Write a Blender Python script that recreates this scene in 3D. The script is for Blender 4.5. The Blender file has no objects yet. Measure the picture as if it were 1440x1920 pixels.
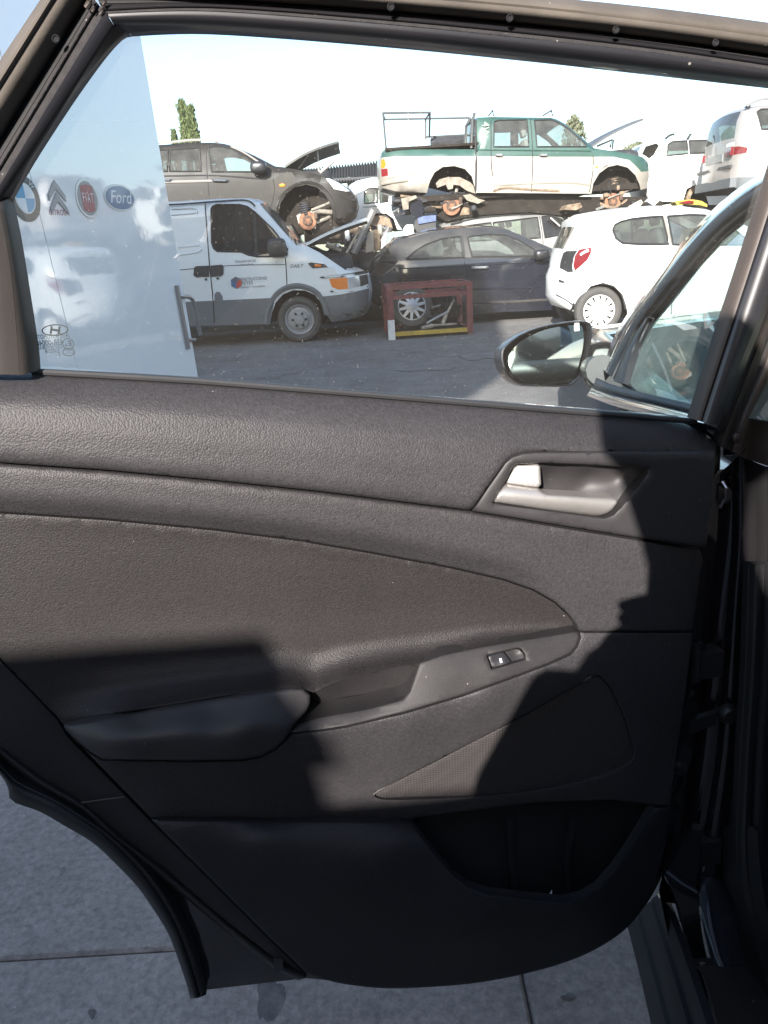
import bpy, bmesh, math, random
import numpy as np
from mathutils import Vector, Matrix
from mathutils.geometry import delaunay_2d_cdt

random.seed(7)
rng = np.random.default_rng(7)
R = math.radians
scene = bpy.context.scene
COL = scene.collection

# ------------------------------------------------------------------ camera
F = 1440.0                       # focal length in photograph pixels (photo is 1440 x 1920)
CAM_H, PITCH, ROLL = 1.30, R(19.15), R(3.5)
C0 = np.array([0.0, 0.0, CAM_H])
FWD = np.array([0, math.cos(PITCH), -math.sin(PITCH)])
_r = np.array([1.0, 0, 0]); _u = np.array([0, math.sin(PITCH), math.cos(PITCH)])
RGT = math.cos(ROLL) * _r - math.sin(ROLL) * _u
UPV = math.sin(ROLL) * _r + math.cos(ROLL) * _u
cd = bpy.data.cameras.new('camera'); cam = bpy.data.objects.new('camera', cd); COL.objects.link(cam)
cd.sensor_fit = 'HORIZONTAL'; cd.sensor_width = 36.0; cd.lens = 36.0
cd.clip_start = 0.02; cd.clip_end = 2000
mw = Matrix.Identity(4)
for i in range(3):
    mw[i][0], mw[i][1], mw[i][2], mw[i][3] = RGT[i], UPV[i], -FWD[i], C0[i]
cam.matrix_world = mw
scene.camera = cam

# ------------------------------------------------------------------ light
SUN_AZ, SUN_EL = R(16.5), R(22.7)          # direction the light travels: right of straight ahead, downwards
L = np.array([math.sin(SUN_AZ) * math.cos(SUN_EL), math.cos(SUN_AZ) * math.cos(SUN_EL), -math.sin(SUN_EL)])
w = bpy.data.worlds.new('World'); scene.world = w; w.use_nodes = True
nt = w.node_tree; nt.nodes.clear()
sky = nt.nodes.new('ShaderNodeTexSky'); sky.sky_type = 'NISHITA'; sky.sun_disc = False
sky.sun_elevation = SUN_EL; sky.sun_rotation = math.pi + SUN_AZ
sky.air_density = 1.0; sky.dust_density = 1.2; sky.ozone_density = 1.0
bg = nt.nodes.new('ShaderNodeBackground'); bg.inputs['Strength'].default_value = 0.125
wo = nt.nodes.new('ShaderNodeOutputWorld')
nt.links.new(sky.outputs[0], bg.inputs[0]); nt.links.new(bg.outputs[0], wo.inputs[0])
sd = bpy.data.lights.new('sun', 'SUN'); sd.energy = 5.0; sd.angle = R(0.53); sd.color = (1.0, 0.93, 0.87)
so = bpy.data.objects.new('sun', sd); COL.objects.link(so)
so.rotation_euler = Vector(L).to_track_quat('-Z', 'Y').to_euler(); so.location = (-5, -12, 12)
scene.view_settings.view_transform = 'Standard'; scene.view_settings.look = 'None'
scene.view_settings.exposure = 1.68; scene.view_settings.gamma = 1.0
scene.view_settings.use_curve_mapping = False
scene.render.resolution_x = 768; scene.render.resolution_y = 1024

# ------------------------------------------------------------------ pixel helpers
def ray(px, py):
    return FWD + RGT * ((px - 720) / F) - UPV * ((py - 960) / F)

class Frame:
    """a plane in the place: O origin, U to the right, V up, W out towards the viewer"""
    def __init__(s, O, az=0.0, lean=0.0):
        s.O = np.array(O, float); a = R(az)
        s.U = np.array([math.cos(a), math.sin(a), 0.0])
        W0 = np.array([math.sin(a), -math.cos(a), 0.0]); Z = np.array([0, 0, 1.0])
        l = R(lean)                       # lean > 0: top tips away from W
        s.V = math.cos(l) * Z - math.sin(l) * W0
        s.W = math.cos(l) * W0 + math.sin(l) * Z
        s.D = float((C0 - s.O) @ s.W)
    def uv(s, px, py, w=0.0):
        d = ray(px, py); t = (w - s.D) / float(d @ s.W)
        P = C0 + d * t - s.O
        return float(P @ s.U), float(P @ s.V)
    def pt(s, u, v, w=0.0):
        return s.O + s.U * u + s.V * v + s.W * w
    def at(s, px, py, w=0.0):
        u, v = s.uv(px, py, w); return s.pt(u, v, w)
    def poly(s, pts, w=0.0):
        return [s.uv(p[0], p[1], w) for p in pts]

def on_ground(px, py, z=0.0):
    d = ray(px, py); t = (z - CAM_H) / d[2]; return C0 + d * t

# ------------------------------------------------------------------ materials
MATS = {}
def mat(name, col, rough=0.5, metal=0.0, coat=0.0, vary=0.0, vscale=3.0, dust=0.0, dustcol=(0.32, 0.27, 0.22),
        bump=0.0, bscale=100.0, bdist=0.001, btype='noise', spec=0.5, emit=None, speck=0.0, sscale=120.0, stretch=None, vary2=0.0, v2scale=20.0, ior=1.5, pits=0.0):
    m = bpy.data.materials.new(name); m.use_nodes = True; MATS[name] = m
    t = m.node_tree; n = t.nodes; lk = t.links; n.clear()
    out = n.new('ShaderNodeOutputMaterial'); b = n.new('ShaderNodeBsdfPrincipled'); lk.new(b.outputs[0], out.inputs[0])
    b.inputs['Base Color'].default_value = (*col, 1); b.inputs['Roughness'].default_value = rough
    b.inputs['Metallic'].default_value = metal; b.inputs['Specular IOR Level'].default_value = spec
    b.inputs['IOR'].default_value = ior; b.inputs['Coat Weight'].default_value = coat; b.inputs['Coat Roughness'].default_value = 0.06
    tc = n.new('ShaderNodeTexCoord'); vec = tc.outputs['Object']
    if stretch:
        mp = n.new('ShaderNodeMapping'); mp.inputs['Scale'].default_value = stretch; lk.new(vec, mp.inputs[0]); vec = mp.outputs[0]
    cur = None
    def rgb(c):
        r = n.new('ShaderNodeRGB'); r.outputs[0].default_value = (*c, 1); return r.outputs[0]
    if vary > 0 or dust > 0 or speck > 0: cur = rgb(col)
    if vary > 0:
        tx = n.new('ShaderNodeTexNoise'); tx.inputs['Scale'].default_value = vscale; tx.inputs['Detail'].default_value = 8
        tx.inputs['Roughness'].default_value = 0.62; lk.new(vec, tx.inputs['Vector'])
        mr = n.new('ShaderNodeMapRange'); mr.inputs['From Min'].default_value = 0.3; mr.inputs['From Max'].default_value = 0.7
        mr.inputs['To Min'].default_value = 1 - vary; mr.inputs['To Max'].default_value = 1 + vary * 0.7; lk.new(tx.outputs['Fac'], mr.inputs[0])
        mx = n.new('ShaderNodeMix'); mx.data_type = 'RGBA'; mx.blend_type = 'MULTIPLY'; mx.inputs[0].default_value = 1
        lk.new(cur, mx.inputs[6]); lk.new(mr.outputs[0], mx.inputs[7]); cur = mx.outputs[2]
    if vary2 > 0:
        tx = n.new('ShaderNodeTexNoise'); tx.inputs['Scale'].default_value = v2scale; tx.inputs['Detail'].default_value = 10
        tx.inputs['Roughness'].default_value = 0.75; lk.new(vec, tx.inputs['Vector'])
        mr = n.new('ShaderNodeMapRange'); mr.inputs['From Min'].default_value = 0.32; mr.inputs['From Max'].default_value = 0.68
        mr.inputs['To Min'].default_value = 1 - vary2; mr.inputs['To Max'].default_value = 1 + vary2; lk.new(tx.outputs['Fac'], mr.inputs[0])
        mx = n.new('ShaderNodeMix'); mx.data_type = 'RGBA'; mx.blend_type = 'MULTIPLY'; mx.inputs[0].default_value = 1
        lk.new(cur, mx.inputs[6]); lk.new(mr.outputs[0], mx.inputs[7]); cur = mx.outputs[2]
    if pits > 0:
        tx = n.new('ShaderNodeTexNoise'); tx.inputs['Scale'].default_value = 16; tx.inputs['Detail'].default_value = 5; lk.new(vec, tx.inputs['Vector'])
        mr = n.new('ShaderNodeMapRange'); mr.inputs['From Min'].default_value = 0.66; mr.inputs['From Max'].default_value = 0.72
        mr.inputs['To Min'].default_value = 1; mr.inputs['To Max'].default_value = 1 - pits; lk.new(tx.outputs['Fac'], mr.inputs[0])
        mx = n.new('ShaderNodeMix'); mx.data_type = 'RGBA'; mx.blend_type = 'MULTIPLY'; mx.inputs[0].default_value = 1
        lk.new(cur, mx.inputs[6]); lk.new(mr.outputs[0], mx.inputs[7]); cur = mx.outputs[2]
    if dust > 0:
        tx = n.new('ShaderNodeTexNoise'); tx.inputs['Scale'].default_value = 2.3; tx.inputs['Detail'].default_value = 9
        tx.inputs['Roughness'].default_value = 0.7; lk.new(vec, tx.inputs['Vector'])
        mr = n.new('ShaderNodeMapRange'); mr.inputs['From Min'].default_value = 0.35; mr.inputs['From Max'].default_value = 0.72
        mr.inputs['To Min'].default_value = dust * 0.35; mr.inputs['To Max'].default_value = dust; lk.new(tx.outputs['Fac'], mr.inputs[0])
        mx = n.new('ShaderNodeMix'); mx.data_type = 'RGBA'; lk.new(mr.outputs[0], mx.inputs[0]); lk.new(cur, mx.inputs[6]); mx.inputs[7].default_value = (*dustcol, 1)
        cur = mx.outputs[2]
        rr = n.new('ShaderNodeMapRange'); rr.inputs['To Min'].default_value = rough; rr.inputs['To Max'].default_value = 0.85
        lk.new(mr.outputs[0], rr.inputs[0]); lk.new(rr.outputs[0], b.inputs['Roughness'])
    if speck > 0:
        vo = n.new('ShaderNodeTexVoronoi'); vo.inputs['Scale'].default_value = sscale; lk.new(vec, vo.inputs['Vector'])
        sp = n.new('ShaderNodeSeparateColor'); lk.new(vo.outputs['Color'], sp.inputs[0])
        m1 = n.new('ShaderNodeMath'); m1.operation = 'LESS_THAN'; lk.new(vo.outputs['Distance'], m1.inputs[0])
        m0 = n.new('ShaderNodeMath'); m0.operation = 'MULTIPLY'; lk.new(sp.outputs[1], m0.inputs[0]); m0.inputs[1].default_value = 0.15; lk.new(m0.outputs[0], m1.inputs[1])
        m2 = n.new('ShaderNodeMath'); m2.operation = 'LESS_THAN'; lk.new(sp.outputs[0], m2.inputs[0]); m2.inputs[1].default_value = speck
        m3 = n.new('ShaderNodeMath'); m3.operation = 'MULTIPLY'; lk.new(m1.outputs[0], m3.inputs[0]); lk.new(m2.outputs[0], m3.inputs[1])
        m4 = n.new('ShaderNodeMath'); m4.operation = 'MULTIPLY'; lk.new(m3.outputs[0], m4.inputs[0]); m4.inputs[1].default_value = 0.38
        mx = n.new('ShaderNodeMix'); mx.data_type = 'RGBA'; lk.new(m4.outputs[0], mx.inputs[0]); lk.new(cur, mx.inputs[6]); mx.inputs[7].default_value = (0.5, 0.46, 0.42, 1)
        cur = mx.outputs[2]
    if cur is not None: lk.new(cur, b.inputs['Base Color'])
    if bump > 0:
        bp = n.new('ShaderNodeBump'); bp.inputs['Strength'].default_value = bump; bp.inputs['Distance'].default_value = bdist
        if btype == 'grain':
            vo = n.new('ShaderNodeTexVoronoi'); vo.feature = 'F1'; vo.inputs['Scale'].default_value = bscale
            lk.new(vec, vo.inputs['Vector'])
            lk.new(vo.outputs['Distance'], bp.inputs['Height']); bp.invert = True
        elif btype == 'mesh':
            wv = n.new('ShaderNodeTexVoronoi'); wv.inputs['Scale'].default_value = bscale; wv.inputs['Randomness'].default_value = 0.0
            lk.new(vec, wv.inputs['Vector']); lk.new(wv.outputs['Distance'], bp.inputs['Height'])
        else:
            nz = n.new('ShaderNodeTexNoise'); nz.inputs['Scale'].default_value = bscale; nz.inputs['Detail'].default_value = 6
            lk.new(vec, nz.inputs['Vector']); lk.new(nz.outputs['Fac'], bp.inputs['Height'])
        lk.new(bp.outputs[0], b.inputs['Normal'])
    if emit:
        b.inputs['Emission Color'].default_value = (*emit, 1); b.inputs['Emission Strength'].default_value = 1
    return m

def glass(name, tint, dust=0.05, speck=0.0, sscale=260.0, dustcol=(0.6, 0.56, 0.5), ior=1.5, gloss=1.0):
    m = bpy.data.materials.new(name); m.use_nodes = True; MATS[name] = m
    t = m.node_tree; n = t.nodes; lk = t.links; n.clear()
    out = n.new('ShaderNodeOutputMaterial')
    tr = n.new('ShaderNodeBsdfTransparent'); tr.inputs[0].default_value = (*tint, 1)
    gl = n.new('ShaderNodeBsdfGlossy'); gl.inputs['Roughness'].default_value = 0.015; gl.inputs[0].default_value = (gloss, gloss, gloss, 1)
    fr = n.new('ShaderNodeFresnel'); fr.inputs['IOR'].default_value = ior
    # a pane has two faces but is built as one sheet: use the same Fresnel from either side
    ge = n.new('ShaderNodeNewGeometry'); ms = n.new('ShaderNodeMath'); ms.operation = 'MULTIPLY_ADD'
    ms.inputs[1].default_value = (1.0 / ior - ior); ms.inputs[2].default_value = ior
    lk.new(ge.outputs['Backfacing'], ms.inputs[0]); lk.new(ms.outputs[0], fr.inputs['IOR'])
    mx = n.new('ShaderNodeMixShader'); lk.new(fr.outputs[0], mx.inputs[0]); lk.new(tr.outputs[0], mx.inputs[1]); lk.new(gl.outputs[0], mx.inputs[2])
    cur = mx.outputs[0]
    df = n.new('ShaderNodeBsdfDiffuse'); df.inputs[0].default_value = (*dustcol, 1)
    tc = n.new('ShaderNodeTexCoord'); vec = tc.outputs['Object']
    nz = n.new('ShaderNodeTexNoise'); nz.inputs['Scale'].default_value = 6; nz.inputs['Detail'].default_value = 6; lk.new(vec, nz.inputs['Vector'])
    a = n.new('ShaderNodeMath'); a.operation = 'MULTIPLY'; lk.new(nz.outputs['Fac'], a.inputs[0]); a.inputs[1].default_value = dust * 2
    fac = a.outputs[0]
    if speck > 0:
        for sc, pr, rad in ((sscale, speck, 0.30), (sscale * 0.6, speck * 0.04, 0.18)):
            vo = n.new('ShaderNodeTexVoronoi'); vo.inputs['Scale'].default_value = sc; lk.new(vec, vo.inputs['Vector'])
            sp = n.new('ShaderNodeSeparateColor'); lk.new(vo.outputs['Color'], sp.inputs[0])
            m0 = n.new('ShaderNodeMath'); m0.operation = 'MULTIPLY'; lk.new(sp.outputs[1], m0.inputs[0]); m0.inputs[1].default_value = rad
            m1 = n.new('ShaderNodeMath'); m1.operation = 'LESS_THAN'; lk.new(vo.outputs['Distance'], m1.inputs[0]); lk.new(m0.outputs[0], m1.inputs[1])
            m2 = n.new('ShaderNodeMath'); m2.operation = 'LESS_THAN'; lk.new(sp.outputs[0], m2.inputs[0]); m2.inputs[1].default_value = pr
            m3 = n.new('ShaderNodeMath'); m3.operation = 'MULTIPLY'; lk.new(m1.outputs[0], m3.inputs[0]); lk.new(m2.outputs[0], m3.inputs[1])
            m4 = n.new('ShaderNodeMath'); m4.operation = 'MULTIPLY'; lk.new(m3.outputs[0], m4.inputs[0]); m4.inputs[1].default_value = 0.32
            m5 = n.new('ShaderNodeMath'); m5.operation = 'MAXIMUM'; lk.new(fac, m5.inputs[0]); lk.new(m4.outputs[0], m5.inputs[1]); fac = m5.outputs[0]
    m2x = n.new('ShaderNodeMixShader'); lk.new(fac, m2x.inputs[0]); lk.new(cur, m2x.inputs[1]); lk.new(df.outputs[0], m2x.inputs[2])
    lk.new(m2x.outputs[0], out.inputs[0])
    return m

# ------------------------------------------------------------------ mesh helpers
class MB:
    def __init__(s): s.v = []; s.f = []; s.m = []; s.cur = 0
    def add(s, v, f):
        o = len(s.v); s.v += [tuple(map(float, p)) for p in v]
        for q in f: s.f.append(tuple(i + o for i in q)); s.m.append(s.cur)
        return s
    def box(s, c, ex, ey, ez):
        c, ex, ey, ez = (np.array(q, float) for q in (c, ex, ey, ez)); v = []
        for k in (-1, 1):
            for j in (-1, 1):
                for i in (-1, 1): v.append(c + ex * i + ey * j + ez * k)
        return s.add(v, [(0, 2, 3, 1), (4, 5, 7, 6), (0, 1, 5, 4), (2, 6, 7, 3), (0, 4, 6, 2), (1, 3, 7, 5)])
    def tube(s, pts, r, n=8, cap=True):
        P = [np.array(p, float) for p in pts]; rs = r if hasattr(r, '__len__') else [r] * len(P); v = []; f = []
        up = np.array([0.13, 0.21, 0.97])
        for i, p in enumerate(P):
            d = P[min(i + 1, len(P) - 1)] - P[max(i - 1, 0)]; d = d / (np.linalg.norm(d) + 1e-9)
            a = np.cross(d, up)
            if np.linalg.norm(a) < 0.1: a = np.cross(d, np.array([1.0, 0.2, 0]))
            a /= np.linalg.norm(a); b = np.cross(d, a)
            for k in range(n):
                t = 2 * math.pi * k / n; v.append(p + rs[i] * (math.cos(t) * a + math.sin(t) * b))
        for i in range(len(P) - 1):
            for k in range(n):
                k2 = (k + 1) % n; f.append((i * n + k, i * n + k2, (i + 1) * n + k2, (i + 1) * n + k))
        if cap: f.append(tuple(range(n - 1, -1, -1))); f.append(tuple((len(P) - 1) * n + k for k in range(n)))
        return s.add(v, f)
    def lathe(s, prof, c, ax, e1, e2, n=28, a0=0, a1=2 * math.pi):
        c, ax, e1, e2 = (np.array(q, float) for q in (c, ax, e1, e2)); v = []; f = []; full = abs(a1 - a0 - 2 * math.pi) < 1e-6
        m = n if full else n + 1
        for r, h in prof:
            for k in range(m):
                t = a0 + (a1 - a0) * k / n; v.append(c + ax * h + r * (math.cos(t) * e1 + math.sin(t) * e2))
        for i in range(len(prof) - 1):
            for k in range(n):
                k2 = (k + 1) % m; f.append((i * m + k, i * m + k2, (i + 1) * m + k2, (i + 1) * m + k))
        return s.add(v, f)
    def plate(s, poly, fr, w0, w1):
        """flat polygon in frame fr from depth w0 to w1"""
        n = len(poly); v = [fr.pt(u, q, w1) for u, q in poly] + [fr.pt(u, q, w0) for u, q in poly]
        return s.add(v, [tuple(range(n)), tuple(range(2 * n - 1, n - 1, -1))] + [(i, n + i, n + (i + 1) % n, (i + 1) % n) for i in range(n)])
    def build(s, name, m, parent=None, smooth=True, ang=35):
        return new_obj(name, s.v, s.f, m, parent, smooth, s.m, ang)

def new_obj(name, v, f, m, parent=None, smooth=True, mi=None, ang=35):
    me = bpy.data.meshes.new(name); me.from_pydata([tuple(map(float, p)) for p in v], [], [tuple(map(int, q)) for q in f])
    for x in (m if isinstance(m, (list, tuple)) else [m]): me.materials.append(MATS[x] if isinstance(x, str) else x)
    if mi is not None and any(mi): me.polygons.foreach_set('material_index', mi)
    if smooth:
        me.polygons.foreach_set('use_smooth', [True] * len(me.polygons)); me.set_sharp_from_angle(angle=R(ang))
    me.update()
    o = bpy.data.objects.new(name, me); COL.objects.link(o); attach(o, parent); return o

WORLD = {}
def attach(o, parent):
    if parent is not None:
        o.parent = parent; o.matrix_parent_inverse = WORLD.get(parent.name, Matrix.Identity(4)).inverted()

def thing(name, label, cat, loc, group=None, parent=None):
    o = bpy.data.objects.new(name, None); COL.objects.link(o); o.empty_display_size = 0.2
    M_ = Matrix.Translation(Vector([float(x) for x in loc])); o.matrix_world = M_; WORLD[o.name] = M_
    if label: o['label'] = label
    if cat: o['category'] = cat
    if group: o['group'] = group
    return o
def tag(o, label=None, cat=None, group=None, kind=None):
    if label: o['label'] = label
    if cat: o['category'] = cat
    if group: o['group'] = group
    if kind: o['kind'] = kind
    return o

def smooth_poly(pts, n=4, closed=False):
    """Catmull-Rom through points (2-D or 3-D)"""
    P = [np.array(p, float) for p in pts]; out = []; k = len(P)
    rngi = range(k if closed else k - 1)
    for i in rngi:
        p0 = P[(i - 1) % k] if closed or i > 0 else P[i]; p1 = P[i]; p2 = P[(i + 1) % k]
        p3 = P[(i + 2) % k] if closed or i + 2 < k else P[min(i + 1, k - 1)]
        for j in range(n):
            t = j / n; out.append(0.5 * ((2 * p1) + (p2 - p0) * t + (2 * p0 - 5 * p1 + 4 * p2 - p3) * t * t + (3 * p1 - p0 - 3 * p2 + p3) * t ** 3))
    if not closed: out.append(P[-1])
    return [tuple(p) for p in out]

def inside(poly, x, y):
    x = np.asarray(x); y = np.asarray(y); r = np.zeros(x.shape, bool); n = len(poly); j = n - 1
    for i in range(n):
        xi, yi = poly[i]; xj, yj = poly[j]
        if yi != yj:
            c = ((yi > y) != (yj > y)) & (x < (xj - xi) * (y - yi) / (yj - yi) + xi); r ^= c
        j = i
    return r

def dist_poly(poly, x, y, closed=True, skip=None):
    x = np.asarray(x, float); y = np.asarray(y, float); d = np.full(x.shape, 1e9); n = len(poly)
    for i in range(n if closed else n - 1):
        if skip and skip[i]: continue
        ax, ay = poly[i]; bx, by = poly[(i + 1) % n]; dx, dy = bx - ax, by - ay; l2 = dx * dx + dy * dy + 1e-12
        t = np.clip(((x - ax) * dx + (y - ay) * dy) / l2, 0, 1)
        d = np.minimum(d, np.hypot(x - ax - t * dx, y - ay - t * dy))
    return d

def subdiv(poly, s, closed=True):
    out = []; n = len(poly)
    for i in range(n if closed else n - 1):
        a = poly[i]; b = poly[(i + 1) % n]; l = math.hypot(b[0] - a[0], b[1] - a[1]); k = max(1, int(math.ceil(l / s)))
        for j in range(k): out.append((a[0] + (b[0] - a[0]) * j / k, a[1] + (b[1] - a[1]) * j / k))
    if not closed: out.append(tuple(poly[-1]))
    return out

def cdt(outer, inners, sp, lines=(), rings=()):
    """triangulate the inside of outer with the inner outlines as edges and a grid of spacing sp"""
    V = []; E = []
    def loop(p, closed=True):
        o = len(V); V.extend(p); n = len(p)
        for i in range(n if closed else n - 1): E.append((o + i, o + (i + 1) % n))
    loop(outer)
    for q in inners: loop(q)
    for q in lines: loop(q, False)
    A = np.array(V); mn = A.min(0); mx = A.max(0)
    gx, gy = np.meshgrid(np.arange(mn[0] + sp / 2, mx[0], sp), np.arange(mn[1] + sp / 2, mx[1], sp))
    gx = gx + (np.arange(gx.shape[0]) % 2)[:, None] * sp * 0.5
    gx = gx.ravel(); gy = gy.ravel(); k = inside(outer, gx, gy); gx = gx[k]; gy = gy[k]
    if len(gx):
        d = dist_poly(outer, gx, gy)
        for q in inners: d = np.minimum(d, dist_poly(q, gx, gy))
        k = d > sp * 0.45; V.extend(zip(gx[k].tolist(), gy[k].tolist()))
    for q in [outer] + list(inners):
        n = len(q); A_ = np.array(q); T_n = np.roll(A_, -1, 0) - np.roll(A_, 1, 0); T_n /= (np.linalg.norm(T_n, axis=1, keepdims=True) + 1e-12); N_n = np.c_[-T_n[:, 1], T_n[:, 0]]
        for o_ in rings:
            for sg in (1, -1):
                B_ = A_ + N_n * o_ * sg; k = inside(outer, B_[:, 0], B_[:, 1]); B_ = B_[k]
                if not len(B_): continue
                d = dist_poly(outer, B_[:, 0], B_[:, 1])
                for h in inners: d = np.minimum(d, dist_poly(h, B_[:, 0], B_[:, 1]))
                B_ = B_[d > o_ * .85]; V.extend([tuple(x) for x in B_.tolist()])
    r = delaunay_2d_cdt([Vector((float(a), float(b))) for a, b in V], E, [], 0, 1e-6)
    P = np.array([(q.x, q.y) for q in r[0]]); T = np.array([t for t in r[2] if len(t) == 3])
    c = P[T].mean(1); k = inside(outer, c[:, 0], c[:, 1]); T = T[k]; c = c[k]
    return P, T, c

class TPS:
    """smooth height surface through control points"""
    def __init__(s, pts, lam=1e-4):
        P = np.array(pts, float); s.X = P[:, :2]; n = len(P)
        d = np.linalg.norm(s.X[:, None] - s.X[None], axis=2); K = s.k(d) + lam * np.eye(n)
        Q = np.c_[np.ones(n), s.X]; A = np.zeros((n + 3, n + 3)); A[:n, :n] = K; A[:n, n:] = Q; A[n:, :n] = Q.T
        s.w = np.linalg.lstsq(A, np.r_[P[:, 2], 0, 0, 0], rcond=None)[0]
    def k(s, d): return d * d * np.log(d + 1e-9)
    def __call__(s, x, y):
        x = np.asarray(x, float); y = np.asarray(y, float)
        d = np.sqrt((x[:, None] - s.X[None, :, 0]) ** 2 + (y[:, None] - s.X[None, :, 1]) ** 2)
        n = len(s.X); return s.k(d) @ s.w[:n] + s.w[n] + s.w[n + 1] * x + s.w[n + 2] * y

def compact(T, keep_extra=None):
    u = np.unique(T); mp = -np.ones(u.max() + 1, int); mp[u] = np.arange(len(u)); return u, mp[T]

def boundary(T):
    cnt = {}
    for a, b, c in T:
        for e in ((a, b), (b, c), (c, a)):
            k = (min(e), max(e)); cnt[k] = None if k in cnt else e
    return [e for e in cnt.values() if e is not None]

def text_obj(name, s, m, parent, O, X, Y, size, thick=0.0006, shear=0.0, align='CENTER', sx=1.0, bold=0.0):
    cu = bpy.data.curves.new(name, 'FONT'); cu.body = s; cu.size = 1.0; cu.align_x = align; cu.align_y = 'CENTER'; cu.shear = shear
    cu.resolution_u = 3; cu.offset = bold
    o = bpy.data.objects.new(name, cu); COL.objects.link(o)
    bpy.context.view_layer.update()
    dg = bpy.context.evaluated_depsgraph_get(); me = bpy.data.meshes.new_from_object(o.evaluated_get(dg))
    COL.objects.unlink(o); bpy.data.objects.remove(o)
    X = np.array(X); Y = np.array(Y); O = np.array(O); N = np.cross(X, Y)
    v = [O + X * (p.co.x * size * sx) + Y * (p.co.y * size) + N * thick for p in me.vertices]
    f = [tuple(p.vertices) for p in me.polygons]
    return new_obj(name, v, f, m, parent, smooth=False)

def rim_disc(parent, c, W, U, V, r, kind):
    m_ = MB()
    if kind == 'steel':
        m_.lathe([(r, -.02), (r * .96, .002), (r * .88, -.006), (r * .80, -.03), (r * .62, -.02), (r * .58, .005), (r * .34, .012), (r * .30, .03), (0, .034)], c, W, U, V, 36); o = m_.build('rim', 'steel_rim', parent)
        for k in range(6):
            a = 2 * math.pi * k / 6; q = c + W * .011 + r * .44 * (math.cos(a) * U + math.sin(a) * V); b = MB(); b.lathe([(r * .09, 0), (r * .085, .003), (0, .003)], q, W, U, V, 10); b.build('rim_hole', 'cabin_dark', parent)
        return
    m_.lathe([(r, -.06), (r * .99, .002), (r * .94, .004), (r * .90, -.012)], c, W, U, V, 36); m_.lathe([(r * .92, -.10), (0, -.10)], c, W, U, V, 24)
    m0 = 'wheel_cover' if kind == 'cover' else 'rim_alloy'; n = {'cover': 12, 'alloy': 5, 'alloy10': 10}.get(kind, 5)
    for k in range(n):
        a = 2 * math.pi * k / n + .2; d = math.cos(a) * U + math.sin(a) * V; t = np.cross(W, d); w0, w1 = (r * .155, r * .075) if kind == 'cover' else (r * .09, r * .13)
        wo, wi = (w0, r * .10) if kind == 'cover' else (w0 * .9, w1)
        P = [c + d * r * .93 + t * wo - W * .004, c + d * r * .93 - t * wo - W * .004, c + d * r * .25 - t * wi + W * .012, c + d * r * .25 + t * wi + W * .012]
        m_.add(P + [p - W * .03 for p in P], [(0, 1, 2, 3), (0, 4, 5, 1), (1, 5, 6, 2), (2, 6, 7, 3), (3, 7, 4, 0)])
    m_.lathe([(r * .34, -.02), (r * .33, .012), (r * .2, .02), (0, .022)], c, W, U, V, 20)
    o = m_.build('rim', m0, parent)
    b = MB(); b.lathe([(r * .93, -.05), (r * .3, -.05)], c, W, U, V, 24); b.build('rim_well', 'cabin_dark', parent)

# ------------------------------------------------------------------ palette
mat('yard_asphalt', (0.150, 0.145, 0.141), 0.95, vary=0.42, vscale=0.45, vary2=0.32, v2scale=3.5, pits=0.35, dust=0.45, dustcol=(0.27, 0.235, 0.205), spec=0.1, bump=0.5, bscale=60, bdist=0.01)
mat('concrete', (0.250, 0.208, 0.180), 0.9, vary=0.28, vscale=3.2, vary2=0.42, v2scale=55, pits=0.5, dust=0.12, dustcol=(0.27, 0.24, 0.21), bump=0.4, bscale=160, bdist=0.003, speck=0.10, sscale=60)
mat('concrete_joint', (0.15, 0.125, 0.105), 0.95, vary=0.4, vscale=14)
mat('oil_stain', (0.13, 0.112, 0.100), 0.85, vary=0.5, vscale=40)
mat('grain_plastic', (0.0285, 0.0268, 0.0285), 0.50, vary=0.12, vscale=7, vary2=0.34, v2scale=300, bump=0.34, bscale=560, bdist=0.0010, btype='grain', speck=0.006, sscale=170, spec=0.22)
mat('fine_plastic', (0.022, 0.0205, 0.0212), 0.55, vary=0.2, vscale=9, vary2=0.18, v2scale=400, bump=0.2, bscale=700, bdist=0.0006, speck=0.03, sscale=200, spec=0.2)
mat('soft_plastic', (0.029, 0.0273, 0.0285), 0.48, vary=0.12, vscale=8, bump=0.15, bscale=600, bdist=0.0005, speck=0.02, sscale=200, spec=0.25)
mat('low_plastic', (0.0175, 0.0172, 0.0190), 0.55, vary=0.2, vscale=6, vary2=0.3, v2scale=300, bump=0.25, bscale=420, bdist=0.0008, btype='grain', speck=0.01, sscale=90, spec=0.22)
mat('grille_mesh', (0.034, 0.031, 0.031), 0.6, bump=0.6, bscale=300, bdist=0.002, btype='mesh', spec=0.15)
mat('pocket_dark', (0.017, 0.017, 0.018), 0.9, vary=0.2, vscale=8, spec=0.1)
mat('satin_chrome', (0.44, 0.42, 0.40), 0.34, metal=0.7, vary=0.08, vscale=40)
mat('gloss_black', (0.010, 0.010, 0.013), 0.34, coat=0.35, dust=0.10, speck=0.03, sscale=75, dustcol=(0.10, 0.09, 0.08))
mat('black_paint', (0.008, 0.008, 0.011), 0.12, coat=1.0, dust=0.07, speck=0.015, sscale=60, dustcol=(0.12, 0.10, 0.09))
mat('dull_black', (0.010, 0.010, 0.011), 0.8, spec=0.1)
mat('satin_black', (0.014, 0.014, 0.017), 0.5, spec=0.25, speck=0.05, sscale=140)
mat('insert_plastic', (0.0190, 0.0170, 0.0172), 0.52, vary=0.16, vscale=5, vary2=0.30, v2scale=320, bump=0.40, bscale=540, bdist=0.0009, btype='grain', speck=0.010, sscale=200, spec=0.2)
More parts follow.
